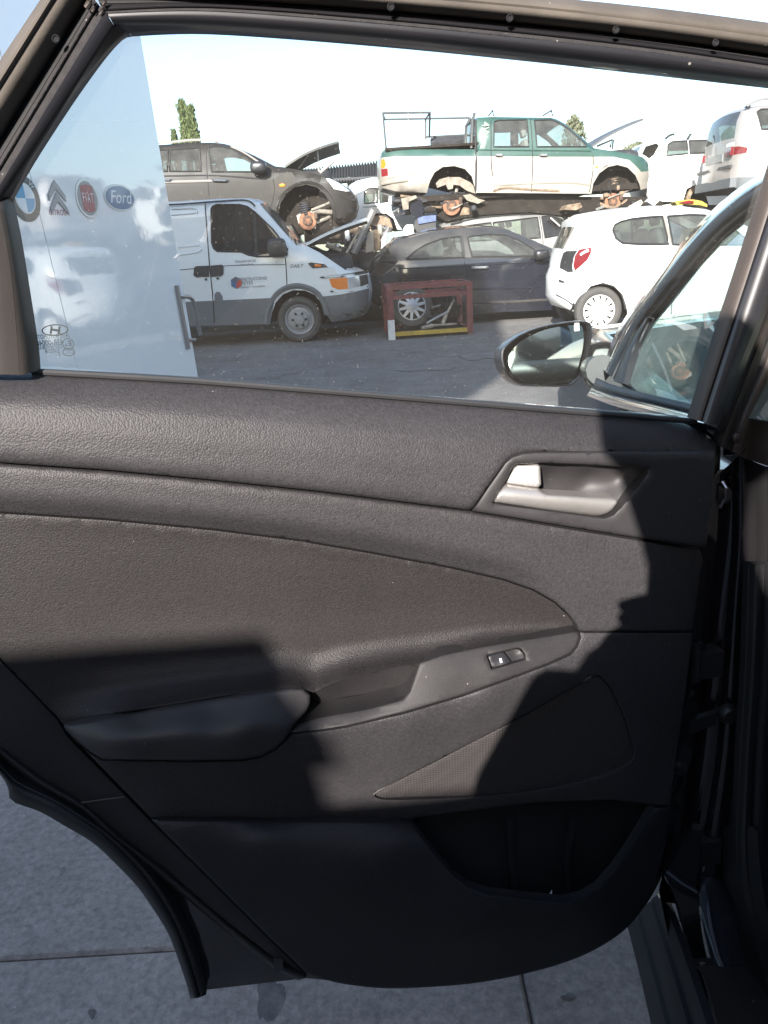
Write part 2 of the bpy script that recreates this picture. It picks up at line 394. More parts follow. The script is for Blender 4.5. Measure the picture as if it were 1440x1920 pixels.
mat('dark_steel', (0.014, 0.014, 0.016), 0.42, dust=0.10, speck=0.02, sscale=60, dustcol=(0.10, 0.085, 0.07))
mat('dusty_seal', (0.070, 0.059, 0.048), 0.85, vary=0.28, vscale=14, bump=0.3, bscale=300, bdist=0.0008, speck=0.05, sscale=140)
mat('brown_trim', (0.022, 0.018, 0.0155), 0.6, vary=0.2, vscale=10, bump=0.2, bscale=400, bdist=0.0006, speck=0.02, sscale=120)
mat('pillar_paint', (0.040, 0.030, 0.025), 0.45, vary=0.3, vscale=12, dust=0.14, dustcol=(0.10, 0.08, 0.065), speck=0.04, sscale=120)
mat('rubber', (0.013, 0.013, 0.014), 0.62, vary=0.25, vscale=20, speck=0.04, sscale=90)
mat('fuzzy_channel', (0.022, 0.020, 0.021), 0.95, vary=0.4, vscale=90, bump=0.7, bscale=500, bdist=0.002, speck=0.12, sscale=150)
mat('bright_metal', (0.06, 0.05, 0.045), 0.5, metal=0.6, vary=0.3, vscale=60)
glass('door_glass', (0.80, 0.86, 0.87), dust=0.015, speck=0.10, sscale=800)
mat('scrap_cream', (0.24, 0.20, 0.155), 0.7, vary=0.5, vscale=10)
glass('front_glass', (0.62, 0.75, 0.68), dust=0.26, speck=0.03, sscale=300, dustcol=(0.52, 0.6, 0.53))  # strong greenish dust layer also paints the milky reflected haze on this pane
glass('car_glass', (0.34, 0.38, 0.37), dust=0.10, dustcol=(0.42, 0.40, 0.36))
glass('clear_car_glass', (0.62, 0.68, 0.66), dust=0.10, dustcol=(0.5, 0.48, 0.43))
glass('tinted_car_glass', (0.06, 0.07, 0.075), dust=0.06, dustcol=(0.28, 0.26, 0.24))
mat('mirror_glass', (0.72, 0.82, 0.76), 0.015, metal=1.0, dust=0.06, dustcol=(0.42, 0.48, 0.43))  # greenish dust layer paints in some of the reflection's milky brightness
mat('white_gloss', (0.88, 0.87, 0.86), 0.05, coat=0.0, bump=0.06, bscale=1.3, bdist=0.05, spec=0.5, ior=2.1)
mat('lamp_grey', (0.20, 0.24, 0.23), 0.2, coat=0.6)
mat('white_paint', (0.74, 0.74, 0.72), 0.28, coat=0.6, dust=0.10, dustcol=(0.5, 0.46, 0.4))
mat('van_white', (0.66, 0.69, 0.70), 0.32, coat=0.5, dust=0.16, dustcol=(0.4, 0.4, 0.38))
mat('van_cladding', (0.10, 0.11, 0.12), 0.6, dust=0.3, dustcol=(0.22, 0.21, 0.2))
mat('taupe_paint', (0.020, 0.017, 0.0145), 0.42, coat=0.15, spec=0.35, dust=0.40, dustcol=(0.045, 0.039, 0.033))
mat('hood_grey', (0.085, 0.085, 0.09), 0.5, vary=0.2, vscale=4)
mat('sill_paint', (0.008, 0.009, 0.014), 0.10, coat=1.0, ior=2.4, dust=0.05, dustcol=(0.1, 0.09, 0.08))
mat('navy_paint', (0.006, 0.008, 0.016), 0.12, coat=1.0, dust=0.10, dustcol=(0.12, 0.105, 0.09))
mat('dusty_dark_paint', (0.016, 0.016, 0.018), 0.3, coat=0.5, dust=0.55, dustcol=(0.11, 0.098, 0.085))
mat('green_paint', (0.016, 0.066, 0.050), 0.3, coat=0.5, vary=0.2, vscale=3, dust=0.2, dustcol=(0.16, 0.19, 0.17))
mat('cream_paint', (0.36, 0.33, 0.29), 0.38, metal=0.25, coat=0.3, vary=0.35, vscale=2.2, dust=0.35, dustcol=(0.40, 0.32, 0.25))
mat('silver_paint', (0.42, 0.39, 0.37), 0.35, metal=0.4, coat=0.4, dust=0.4, dustcol=(0.42, 0.35, 0.30))
mat('grey_paint', (0.20, 0.20, 0.20), 0.4, metal=0.3, coat=0.4, dust=0.5, dustcol=(0.34, 0.31, 0.27))
mat('pale_blue_paint', (0.40, 0.50, 0.56), 0.35, coat=0.5, dust=0.3, dustcol=(0.5, 0.48, 0.44))
mat('yellow_paint', (0.62, 0.58, 0.14), 0.4, coat=0.4, dust=0.2)
mat('underside', (0.022, 0.019, 0.017), 0.95, vary=0.5, vscale=8, dust=0.3, dustcol=(0.055, 0.042, 0.032), spec=0.1)
mat('car_rubber', (0.035, 0.034, 0.033), 0.85, vary=0.25, vscale=12, dust=0.45, dustcol=(0.15, 0.135, 0.12))
mat('seal_black', (0.015, 0.015, 0.016), 0.6)
mat('seam_dark', (0.03, 0.03, 0.032), 0.8)
mat('rim_alloy', (0.45, 0.46, 0.47), 0.4, metal=0.8, dust=0.3)
mat('steel_rim', (0.24, 0.25, 0.27), 0.5, metal=0.3, dust=0.35)
mat('wheel_cover', (0.72, 0.71, 0.68), 0.4, dust=0.15, dustcol=(0.45, 0.4, 0.35))
mat('rust_disc', (0.25, 0.115, 0.065), 0.85, vary=0.45, vscale=14, bump=0.4, bscale=40, bdist=0.01)
mat('rust_arm', (0.22, 0.155, 0.105), 0.9, vary=0.6, vscale=11, bump=0.5, bscale=30, bdist=0.01)
mat('scrap_metal', (0.36, 0.32, 0.27), 0.6, metal=0.4, vary=0.5, vscale=9)
mat('scrap_dark', (0.035, 0.035, 0.04), 0.7, vary=0.5, vscale=9)
mat('scrap_blue', (0.07, 0.10, 0.22), 0.5, vary=0.4, vscale=12)
mat('yard_stain', (0.128, 0.122, 0.118), 0.9, vary=0.6, vscale=3, dust=0.4, dustcol=(0.22, 0.195, 0.17))
mat('hub_iron', (0.10, 0.062, 0.042), 0.8, vary=0.5, vscale=20)
mat('cloth_seat', (0.07, 0.072, 0.078), 0.95, vary=0.2, vscale=8)
mat('pale_seat', (0.34, 0.33, 0.31), 0.95, vary=0.2, vscale=8)
mat('cabin_dark', (0.018, 0.018, 0.02), 0.8)
mat('red_lens', (0.17, 0.012, 0.016), 0.15, coat=1.0)
mat('amber_lens', (0.70, 0.20, 0.02), 0.18, coat=1.0)
mat('clear_lens', (0.60, 0.62, 0.64), 0.12, metal=0.5, coat=1.0)
mat('white_lens', (0.70, 0.70, 0.70), 0.2, coat=1.0)
mat('black_plastic', (0.018, 0.018, 0.020), 0.45, dust=0.15, dustcol=(0.14, 0.13, 0.12))
mat('crate_red', (0.15, 0.028, 0.030), 0.65, vary=0.5, vscale=9, dust=0.3, dustcol=(0.16, 0.09, 0.08))
mat('crate_yellow', (0.40, 0.27, 0.03), 0.65, vary=0.3, vscale=9)
mat('crate_white', (0.55, 0.55, 0.54), 0.7, vary=0.2, vscale=12)
mat('roof_sheet', (0.030, 0.031, 0.033), 0.6, vary=0.3, vscale=3)
mat('post_steel', (0.07, 0.07, 0.07), 0.6)
mat('leaf_cypress', (0.095, 0.125, 0.045), 0.9, vary=0.5, vscale=4)
mat('leaf_olive', (0.15, 0.16, 0.10), 0.9, vary=0.5, vscale=4)  # lightened so the distance haze sits in the leaf colour
mat('bark', (0.09, 0.065, 0.045), 0.95, vary=0.4, vscale=8)
mat('steel_tube', (0.40, 0.40, 0.42), 0.28, metal=0.9)
mat('plaster', (0.24, 0.23, 0.21), 0.9, vary=0.18, vscale=0.8, bump=0.3, bscale=30, bdist=0.01)
mat('shade_wall', (0.16, 0.15, 0.14), 0.95, vary=0.25, vscale=2.5, bump=0.5, bscale=50, bdist=0.01)
mat('skin', (0.45, 0.27, 0.19), 0.55)
mat('shirt', (0.05, 0.07, 0.12), 0.95, vary=0.2, vscale=10)
mat('trousers', (0.03, 0.035, 0.05), 0.95)
mat('hair', (0.02, 0.014, 0.01), 0.7)
mat('em_black', (0.045, 0.045, 0.05), 0.25, coat=0.6)  # badge colours lightened to put the window's haze into the paint
mat('em_blue', (0.07, 0.30, 0.50), 0.25, coat=0.6)
mat('em_navy', (0.05, 0.13, 0.26), 0.25, coat=0.6)
mat('em_red', (0.30, 0.05, 0.07), 0.25, coat=0.6)
mat('em_white', (0.72, 0.73, 0.75), 0.3, coat=0.5)
mat('em_silver', (0.45, 0.46, 0.48), 0.3, metal=0.7)
mat('em_grey', (0.24, 0.24, 0.25), 0.35, metal=0.3)
mat('etch_ink', (0.015, 0.016, 0.018), 0.7)
mat('van_ink', (0.09, 0.10, 0.12), 0.6)
mat('van_red', (0.45, 0.06, 0.04), 0.6)
mat('van_blue', (0.05, 0.12, 0.22), 0.6)
mat('cream_ink', (0.34, 0.40, 0.30), 0.6)

# ------------------------------------------------------------------ ground
g = MB(); g.add([(-500, -500, 0), (500, -500, 0), (500, 500, 0), (-500, 500, 0)], [(0, 1, 2, 3)])
ground = tag(g.build('ground', 'yard_asphalt', smooth=False), kind='structure')
# concrete apron in front of the workshop: separate slabs with open joints
jy = float(on_ground(160, 1803)[1]); jx = float(on_ground(990, 1890)[0])
apron = MB(); apron.add([(-9, -9, 0.004), (6.2, -9, 0.004), (6.2, jy + 4.3, 0.004), (-9, jy + 4.3, 0.004)], [(0, 1, 2, 3)])
apron_o = tag(apron.build('pavement', 'concrete_joint', smooth=False), kind='structure')
sx, sy, gap = 2.15, 2.15, 0.002
for i in range(-4, 3):
    for j in range(-4, 2):
        x0, x1 = jx + i * sx + gap, jx + (i + 1) * sx - gap; y0, y1 = jy + j * sy + gap, jy + (j + 1) * sy - gap
        z = 0.016 + 0.0015 * ((i * 7 + j * 3) % 3)
        b = 0.006
        m_ = MB(); m_.add([(x0, y0, 0.0), (x1, y0, 0.0), (x1, y1, 0.0), (x0, y1, 0.0),
                           (x0, y0, z - b), (x1, y0, z - b), (x1, y1, z - b), (x0, y1, z - b),
                           (x0 + b, y0 + b, z), (x1 - b, y0 + b, z), (x1 - b, y1 - b, z), (x0 + b, y1 - b, z)],
                          [(0, 1, 5, 4), (1, 2, 6, 5), (2, 3, 7, 6), (3, 0, 4, 7), (4, 5, 9, 8), (5, 6, 10, 9), (6, 7, 11, 10), (7, 4, 8, 11), (8, 9, 10, 11)])
        m_.build('slab', 'concrete', apron_o, smooth=False)
def blot(cx, cy, rx, ry, seed, z=0.0195):
    rr = random.Random(seed); n = 26; ph = [rr.random() * 6.28 for _ in range(4)]
    pts = []
    for k in range(n):
        t = 2 * math.pi * k / n; q = 1 + 0.22 * math.sin(2 * t + ph[0]) + 0.14 * math.sin(3 * t + ph[1]) + 0.10 * math.sin(5 * t + ph[2]) + 0.08 * rr.uniform(-1, 1)
        pts.append((cx + rx * q * math.cos(t), cy + ry * q * math.sin(t), z))
    return pts
for k, (px, py, rx, ry) in enumerate(((173, 1900, .007, .010), (505, 1868, .022, .055), (118, 1633, .006, .012), (1065, 1868, .012, .006))):
    p = on_ground(px, py, 0.0195); pts = blot(p[0], p[1], rx, ry, 40 + k)
    o = new_obj('oil_stain', pts, [tuple(range(len(pts)))], 'oil_stain', apron_o, smooth=False)

ry = random.Random(5)
for k, (px, py, rx, ry_) in enumerate(((520, 700, .22, .30), (800, 690, .28, .22), (900, 664, .2, .5))):
    p = on_ground(px, py, 0.005); pts = blot(p[0], p[1], rx, ry_, 70 + k, z=0.0045 + .0006 * k)
    new_obj('oil_stain', pts, [tuple(range(len(pts)))], 'yard_stain', ground, smooth=False)
# ------------------------------------------------------------------ workshop behind the viewer (its shade lies over the yard)
def shade_pt(px, py, z, yb):
    """point on the plane y = yb whose shadow falls on the seen point (px, py) at height z"""
    p = on_ground(px, py, z); t = (p[1] - yb) / L[1]; q = p - L * t; return float(q[0]), float(q[2])
YB = -8.0
def back(P, yb=YB):
    t = (P[1] - yb) / L[1]; q = np.array(P) - L * t; return float(q[0]), float(q[2])
gA = on_ground(954, 598); gB = on_ground(972, 634)
coupe_edge = np.array([0, 0, 0.0])
wk = thing('workshop_building', 'tall pale workshop building behind the viewer, shading the yard', 'building', (-9, -11, 0))
def facade(poly, y0, y1, sh_=-3.6):
    m_ = MB(); n = len(poly)
    m_.add([(x + sh_, y0, z) for x, z in poly] + [(x, y1, z) for x, z in poly],
           [tuple(range(n)), tuple(range(2 * n - 1, n - 1, -1))] + [(i, n + i, n + (i + 1) % n, (i + 1) % n) for i in range(n)])
    return m_
facade([(-16, 0), (-4.7, 0), (-4.7, 6.35), (-3.35, 6.95), (-4.45, 9.9), (-6.3, 10.35), (-6.5, 11.3), (-16, 11.45)], YB - 8, YB).build('wall', 'plaster', wk, smooth=False)
rp = [(-3.30, 6.98), (-4.40, 9.95), (-6.25, 10.40), (-6.44, 11.36), (-16.1, 11.52)]
m_ = MB(); m_.add([(x, YB + .05, z) for x, z in rp] + [(x - 3.6, YB - 8.1, z) for x, z in rp], [(i, i + 1, 6 + i, 5 + i) for i in range(4)])
rf = m_.build('roof', 'roof_sheet', wk, smooth=False)
for k in range(3):
    m_ = MB(); cx = -7.2 - 3.2 * k; m_.box((cx, YB + .03, 1.9), (1.25, 0, 0), (0, .04, 0), (0, 0, 1.9)); m_.build('door', 'grey_paint', wk, smooth=False)
    m_ = MB(); m_.box((cx, YB + .03, 5.6), (.9, 0, 0), (0, .04, 0), (0, 0, .6)); m_.build('window', 'car_glass', wk, smooth=False)
sh = thing('sky_blocker', 'long low block added unseen behind the viewer to the right to cut sky light', 'building', (7, -10, 0))  # unseen building added to block low sky light from the open door
facade([(-1.7, 0), (16, 0), (16, 6.6), (-1.2, 6.6), (-1.7, 6.2)], YB - 6, YB - .05, 0.0).build('wall', 'plaster', sh, smooth=False)
for k in range(4):
    m_ = MB(); m_.box((1.0 + 3.6 * k, YB, 1.7), (1.3, 0, 0), (0, .04, 0), (0, 0, 1.7)); m_.build('door', 'grey_paint', sh, smooth=False)
bw = thing('shade_wall', 'low wall with a taller end section, added unseen behind the viewer to shade the door', 'wall', (-3, -2.1, 0))  # unseen wall added so its stepped top shades the lower door trim
m_ = MB(); m_.box((-.18, -2.1, .91), (.78, 0, 0), (0, .09, 0), (0, 0, .91)); m_.build('wall', 'shade_wall', bw, smooth=False)
m_ = MB(); m_.box((-.165, -2.1, 1.845), (.79, 0, 0), (0, .12, 0), (0, 0, .025)); m_.build('coping', 'plaster', bw, smooth=False)
m_ = MB(); m_.box((-3.06, -2.1, 1.02), (2.1, 0, 0), (0, .11, 0), (0, 0, 1.02)); m_.build('end_section', 'shade_wall', bw, smooth=False)
m_ = MB(); m_.box((-3.06, -2.1, 2.065), (2.115, 0, 0), (0, .14, 0), (0, 0, .025)); m_.build('coping', 'plaster', bw, smooth=False)

# ------------------------------------------------------------------ the photographer, just behind the lens (casts the shade on the door's right side)
def skin_obj(name, nodes, edges, m, parent=None, sub=2, root=0):
    me = bpy.data.meshes.new(name); me.from_pydata([n[:3] for n in nodes], edges, []); me.materials.append(MATS[m])
    o = bpy.data.objects.new(name, me); COL.objects.link(o); attach(o, parent)
    o.modifiers.new('skin', 'SKIN')
    if not me.skin_vertices:
        bm = bmesh.new(); bm.from_mesh(me); bm.verts.layers.skin.verify(); bm.to_mesh(me); bm.free()
    sv = me.skin_vertices[0].data
    for i, n in enumerate(nodes):
        rr = n[3]; sv[i].radius = rr if hasattr(rr, '__len__') else (rr, rr); sv[i].use_root = (i == root)
    s_ = o.modifiers.new('sub', 'SUBSURF'); s_.levels = sub; s_.render_levels = sub
    return o
PX, PY, HX = 0.042, -0.36, 0.086
ph = thing('person', 'person in a dark shirt holding up a phone with both hands, behind the viewer', 'person', (PX, PY, 0))
N = [(PX, PY, .90, (.15, .11)), (PX, PY, 1.05, (.13, .10)), (PX, PY, 1.20, (.15, .11)), (PX, PY + .01, 1.30, (.09, .08)), (PX - .01, PY + .03, 1.40, .052), (PX - .035, PY + .04, 1.51, (.076, .085)), (PX - .04, PY + .045, 1.60, (.082, .095)), (PX - .04, PY + .03, 1.66, (.06, .07))]
E_ = [(i, i + 1) for i in range(7)]
for s in (-1, 1):
    k = len(N)
    N += [(PX + s * .165, PY, 1.255, .058), (PX + s * .215, PY + .04, 1.12, .047), (PX + s * .22, PY + .09, 1.02, .042), (PX + s * .13, PY + .22, 1.12, .033), (s * .050 + HX, -.055, 1.235, .026)]
    E_ += [(3, k), (k, k + 1), (k + 1, k + 2), (k + 2, k + 3), (k + 3, k + 4)]
    k = len(N)
    N += [(PX + s * .095, PY, .86, .088), (PX + s * .10, PY + .01, .48, .060), (PX + s * .105, PY - .02, .10, .040), (PX + s * .11, PY + .10, .045, .038), (PX + s * .115, PY + .17, .035, .026)]
    E_ += [(0, k), (k, k + 1), (k + 1, k + 2), (k + 2, k + 3), (k + 3, k + 4)]
body = skin_obj('body', N, E_, 'skin', ph)
m_ = MB(); cz = (PX, PY, .93)
prof = [(.165, -.10), (.168, .05), (.165, .20), (.185, .32), (.15, .385), (.08, .415)]
m_.lathe(prof, cz, (0, 0, 1), (1.06, 0, 0), (0, .80, 0), 24); m_.build('shirt', 'shirt', ph)
for s in (-1, 1):
    m_ = MB(); m_.tube([(PX + s * .145, PY, 1.27), (PX + s * .215, PY + .03, 1.13), (PX + s * .22, PY + .06, 1.06)], [.078, .066, .062], 12); m_.build('sleeve', 'shirt', ph)
    m_ = MB(); m_.tube([(PX + s * .085, PY, .95), (PX + s * .10, PY + .01, .5), (PX + s * .105, PY - .02, .09)], [.125, .085, .065], 14); m_.build('trouser_leg', 'trousers', ph)
    for q in range(5):
        zz = 1.205 + .016 * q if q < 4 else 1.215
        x0 = s * .062 + HX; xt = s * .036 + HX if q < 4 else s * .03 + HX; yt = -.026 if q < 4 else -.044
        m_ = MB(); m_.tube([(x0 - s * .012, -.058, zz), (x0, -.036 if q < 4 else -.050, zz + .002), (xt, yt, zz + .004 + (.012 if q == 4 else 0))], [.010, .009, .0075], 8); m_.build('finger', 'skin', ph)
m_ = MB(); m_.lathe([(.0, .118), (.05, .108), (.082, .07), (.093, .02), (.088, -.03), (.07, -.05)], (PX - .04, PY + .03, 1.59), (0, 0, 1), (1.08, 0, 0), (0, 1.1, 0), 20); m_.build('hair', 'hair', ph)
m_ = MB(); m_.box((.01, PY + .145, 1.575), (.012, 0, 0), (0, .014, .0), (0, .004, .02)); m_.build('nose', 'skin', ph)
m_ = MB(); m_.box((HX, -.036, 1.238), (.037, 0, 0), (0, .0045, 0), (0, 0, .078)); pho = m_.build('phone', 'black_plastic', None)
tag(pho, 'black phone held upright in the hands behind the viewer', 'phone')

# ------------------------------------------------------------------ black car with its rear door open
CAR_AX = 7.0
car = thing('black_car', 'black car with its rear door wide open, close to the viewer', 'car', (1.25, .8, 0))
DP = Frame((0, .76, 0), 8.0)

def door_part(name, poly, ctrl, m, parent, sp=0.009, er=0.004, depth=0.02, holes=(), base=None, smooth_n=0, lines=()):
    """a moulded piece of the door: outline in photo pixels, relief from control points (px, py, w), rounded edges and a skirt"""
    if smooth_n: poly = smooth_poly(poly, smooth_n, True)
    P2 = subdiv(DP.poly(poly), sp); H2 = [subdiv(DP.poly(h), sp) for h in holes]
    P, T, c = cdt(P2, H2, sp, lines=[subdiv(DP.poly(l), sp, False) for l in lines], rings=(er * .3, er) if er > 0 and sp < .02 else ())
    for h in H2: k = ~inside(h, c[:, 0], c[:, 1]); T = T[k]; c = c[k]
    u, T = compact(T); P = P[u]
    if isinstance(ctrl, (int, float)): wv = np.full(len(P), float(ctrl))
    else:
        wv = TPS([(*DP.uv(a, b), w_) for a, b, w_ in ctrl])(P[:, 0], P[:, 1])
    if base is not None: wv = wv + base(P[:, 0], P[:, 1])
    if er > 0:
        d = dist_poly(P2, P[:, 0], P[:, 1])
        for h in H2: d = np.minimum(d, dist_poly(h, P[:, 0], P[:, 1]))
        q = np.clip(1 - d / er, 0, 1); wv = wv - er * (1 - np.sqrt(np.clip(1 - q * q, 0, 1)))
    V = []
    for (a, b), w_ in zip(P, wv):
        p0 = DP.pt(a, b); V.append(C0 + (p0 - C0) * (1 - w_ / DP.D))
    Fc = [tuple(t) for t in T]
    # orient towards the viewer
    a, b, c_ = (V[i] for i in Fc[0])
    if np.cross(b - a, c_ - a) @ DP.W < 0: Fc = [t[::-1] for t in Fc]
    if depth > 0:
        bd = boundary(np.array(Fc)); mp = {}
        for e in bd:
            for i in e:
                if i not in mp: mp[i] = len(V); V.append(V[i] - DP.W * depth)
        for i, j in bd: Fc.append((j, i, mp[i], mp[j]))
    return new_obj(name, V, Fc, m, parent, True, ang=50)

# --- door shell (painted steel) with window opening
shell_poly = [(-70, 690), (60, 700), (700, 748), (1310, 795), (1352, 830), (1345, 1000), (1330, 1150), (1300, 1400)] + smooth_poly([(1275, 1560), (1252, 1620), (1222, 1680), (1190, 1722), (1150, 1756), (1085, 1790), (1000, 1815), (900, 1836), (800, 1846), (720, 1847), (640, 1841)], 4) + [(575, 1834), (386, 1856),
              (372, 1812), (352, 1758), (322, 1696), (288, 1644), (244, 1598), (172, 1541), (94, 1497), (34, 1466), (8, 1462), (-10, 1430), (-75, 1340)]
pocket = [(772, 1537), (800, 1580), (825, 1612), (850, 1640), (880, 1664), (915, 1676), (985, 1685), (1060, 1692), (1092, 1684), (1120, 1668), (1150, 1635), (1180, 1592), (1205, 1550), (1226, 1513)]
pk_in = [(780, 1533)] + pocket[1:-1] + [(1228, 1510), (1150, 1500), (1000, 1505)]
rear_door = door_part('rear_door', shell_poly, -0.034, 'black_paint', car, sp=0.03, er=0.006, depth=0.05, holes=[[(p[0], p[1]) for p in pk_in]])
rear_door['label'] = 'open rear door seen from its inner side, grey trim with handle and armrest'
RD = rear_door

# --- trim mouldings
accent = [(-70, 860), (0, 867), (200, 881), (400, 900), (600, 921), (780, 944), (884, 957)]
sill = [(-70, 694), (70, 700), (240, 708), (375, 716), (700, 742), (1000, 767), (1180, 781), (1240, 786)]
bez_top = [(884, 957), (916, 912), (947, 868), (960, 857), (980, 850), (1005, 848), (1150, 848), (1342, 850)]
def T_(pts, w_): return [(p[0], p[1], w_) for p in pts]
A_poly = sill + [(1290, 797), (1325, 815), (1343, 830), (1342, 850)] + bez_top[::-1][1:] + accent[::-1][1:]
def off(pts, dy): return [(p[0], p[1] + dy) for p in pts]
def between(up, lo, tv, wv_, fade=None):
    U_ = np.array([DP.uv(*p) for p in up]); L_ = np.array([DP.uv(*p) for p in lo])
    def f(u, v):
        a = np.interp(u, U_[:, 0], U_[:, 1]); b = np.interp(u, L_[:, 0], L_[:, 1]); t = np.clip((a - v) / np.maximum(a - b, .004), 0, 1)
        tt = np.array(tv); ww = np.array(wv_); k = np.searchsorted(tt, t, side='right').clip(1, len(tt) - 1); x = (t - tt[k - 1]) / (tt[k] - tt[k - 1]); x = x * x * (3 - 2 * x) * .5 + x * .5
        r = ww[k - 1] + (ww[k] - ww[k - 1]) * x
        return r if fade is None else fade(u, r)
    return f
A_low = accent + [(1342, 1012)]
door_part('upper_trim', A_poly, 0.0, 'grain_plastic', RD, sp=.007, er=.0045, depth=.03, base=between(sill + [(1290, 797), (1325, 815), (1343, 830)], A_low, [0, .07, .18, .36, .62, .9, 1], [-.022, -.010, .004, .015, .021, .0235, .021]))
# bezel round the inside handle
bezel = [(885, 958)] + bez_top[1:] + [(1338, 910), (1330, 970), (1325, 1020), (1318, 1028), (1312, 1027), (1100, 993), (960, 970)]
recess = [(981, 870), (1015, 868), (1100, 871), (1205, 877), (1215, 880), (1214, 888), (1190, 920), (1165, 950), (1150, 965), (1134, 971), (1115, 969), (1020, 956), (926, 944), (936, 926), (947, 905), (961, 875), (968, 870)]
door_part('handle_bezel', bezel, T_(bezel, .020) + [(1000, 985, .022), (1280, 930, .019)], 'soft_plastic', RD, sp=.008, er=.004, depth=.03, holes=[recess])
door_part('handle_recess', recess, T_(recess, .006) + [(1030, 888, -.016), (1100, 890, -.018), (1160, 893, -.012), (1060, 910, -.018), (1110, 915, -.014), (1140, 930, -.004), (1060, 932, -.016), (985, 905, -.010), (1000, 940, -.010)], 'soft_plastic', RD, sp=.004, er=0, depth=.012)
blk = [(947, 906), (955, 889), (964, 875), (970, 871), (1008, 870), (1013, 874), (1015, 908), (1009, 914), (980, 911)]
door_part('lock_lever', blk, [(947, 906, .008), (966, 872, .006), (1013, 871, .014), (1013, 912, .018)], 'satin_chrome', RD, sp=.0035, er=.003, depth=.02)
lev = [(926, 941), (934, 926), (946, 908), (980, 912), (1010, 915), (1016, 922), (1026, 927), (1045, 928), (1100, 931), (1150, 933), (1158, 936), (1157, 944), (1148, 956), (1138, 963), (1126, 967), (1112, 967), (1010, 954)]
def lev_h(u, v):
    ax, ay = DP.uv(935, 930); bx, by = DP.uv(1145, 949); dx, dy = bx - ax, by - ay; l = math.hypot(dx, dy)
    d = np.abs((u - ax) * dy - (v - ay) * dx) / l; t = np.clip(((u - ax) * dx + (v - ay) * dy) / l / l, 0, 1)
    return .008 * (1 - (d / .012) ** 2).clip(-.6, 1) + .003 * np.sin(math.pi * t)
door_part('pull_handle', lev, .014, 'satin_chrome', RD, sp=.003, er=.003, depth=.02, base=lev_h)
# band under the accent line (region B), sweeping down the right side
arc = [(-70, 956), (0, 960), (200, 973), (400, 992), (560, 1012), (700, 1036), (850, 1064), (945, 1086), (1000, 1105), (1040, 1128), (1066, 1152), (1081, 1172), (1085, 1184)]
B_poly = off(accent, 3) + [(890, 962), (1100, 997), (1312, 1031), (1318, 1050), (1308, 1110), (1299, 1184), (1130, 1184)] + arc[::-1]
b0_ = between(off(accent, 3) + [(1100, 997), (1312, 1031)], arc + [(1130, 1186), (1299, 1186)], [0, .12, .60, .70, .95, 1], [.009, .011, .012, .0105, -.003, -.004])
ua_, ub_ = DP.uv(900, 1060)[0], DP.uv(1090, 1100)[0]; uc_, ud_ = DP.uv(1200, 1100)[0], DP.uv(1310, 1100)[0]
def band_h(u, v):
    k = np.clip((u - ua_) / (ub_ - ua_), 0, 1); k = k * k * (3 - 2 * k); q = np.clip((u - uc_) / (ud_ - uc_), 0, 1)
    return b0_(u, v) * (1 - k) + .012 * k - .016 * q * q
door_part('trim_band', B_poly, 0.0, 'grain_plastic', RD, sp=.007, er=.003, depth=.025, base=band_h)
# padded insert
ledge = [(108, 1343), (250, 1321), (391, 1298), (509, 1279), (575, 1268), (640, 1252), (720, 1238), (790, 1233), (900, 1211), (1000, 1195), (1084, 1181)]
C_poly = [(-70, 960)] + [(p[0], p[1] + 2) for p in arc[1:]] + [(1000, 1197), (900, 1213), (800, 1234), (786, 1243), (722, 1255), (649, 1273), (605, 1291), (588, 1299), (570, 1292), (545, 1289), (470, 1297), (391, 1310), (250, 1333), (118, 1358), (108, 1344), (40, 1275), (-70, 1160)]
C_low = [(-70, 1165), (40, 1280), (108, 1350), (250, 1332), (391, 1309), (545, 1289), (588, 1297), (649, 1273), (722, 1255), (786, 1243), (900, 1213), (1000, 1197), (1085, 1184)]
ku = [DP.uv(x_, 1250)[0] for x_ in (40, 230, 620, 1085)]
def ins_fade(u, r):
    k = np.interp(u, ku, [.0, 1.0, 1.0, .35]); return -.006 + (r + .006) * k
door_part('padded_insert', C_poly, 0.0, 'insert_plastic', RD, sp=.007, er=.002, depth=.025, base=between(arc, C_low, [0, .1, .5, .74, .86, .94, 1], [-.004, -.006, -.010, -.009, .000, .016, .033], ins_fade))
# switch panel and pull cup
cup = [(586, 1298), (605, 1291), (649, 1273), (722, 1255), (784, 1243), (778, 1266), (768, 1296), (755, 1311), (686, 1329), (592, 1345), (584, 1318)]
D_poly = [(786, 1243), (830, 1228), (900, 1213), (1000, 1197), (1085, 1183), (1086, 1196), (1080, 1212), (1068, 1225), (1030, 1243), (980, 1262), (870, 1302), (759, 1335), (649, 1361), (590, 1370), (542, 1375), (556, 1358), (592, 1346), (686, 1330), (755, 1312), (768, 1297), (778, 1267)]
sw_hole = [(913, 1229), (922, 1255), (985, 1236), (984, 1226), (977, 1217), (970, 1215)]
door_part('switch_panel', D_poly, [(786, 1243, .024), (900, 1213, .018), (1000, 1197, .014), (1085, 1183, .010), (1080, 1212, .020), (980, 1262, .034), (870, 1302, .040), (759, 1335, .044), (649, 1361, .046), (542, 1375, .046), (592, 1346, .034), (686, 1330, .034), (768, 1297, .034), (930, 1240, .030), (850, 1270, .034), (1010, 1225, .024)], 'fine_plastic', RD, sp=.007, er=.002, depth=.03, holes=[sw_hole])
door_part('pull_cup', cup, [(586, 1298, .022), (605, 1291, .026), (649, 1273, .022), (722, 1255, .020), (784, 1243, .020), (768, 1296, .004), (755, 1311, -.006), (686, 1329, -.012), (592, 1345, -.012), (584, 1318, .004), (680, 1290, .006), (640, 1310, -.002), (720, 1285, .006)], 'fine_plastic', RD, sp=.006, er=0, depth=.01)
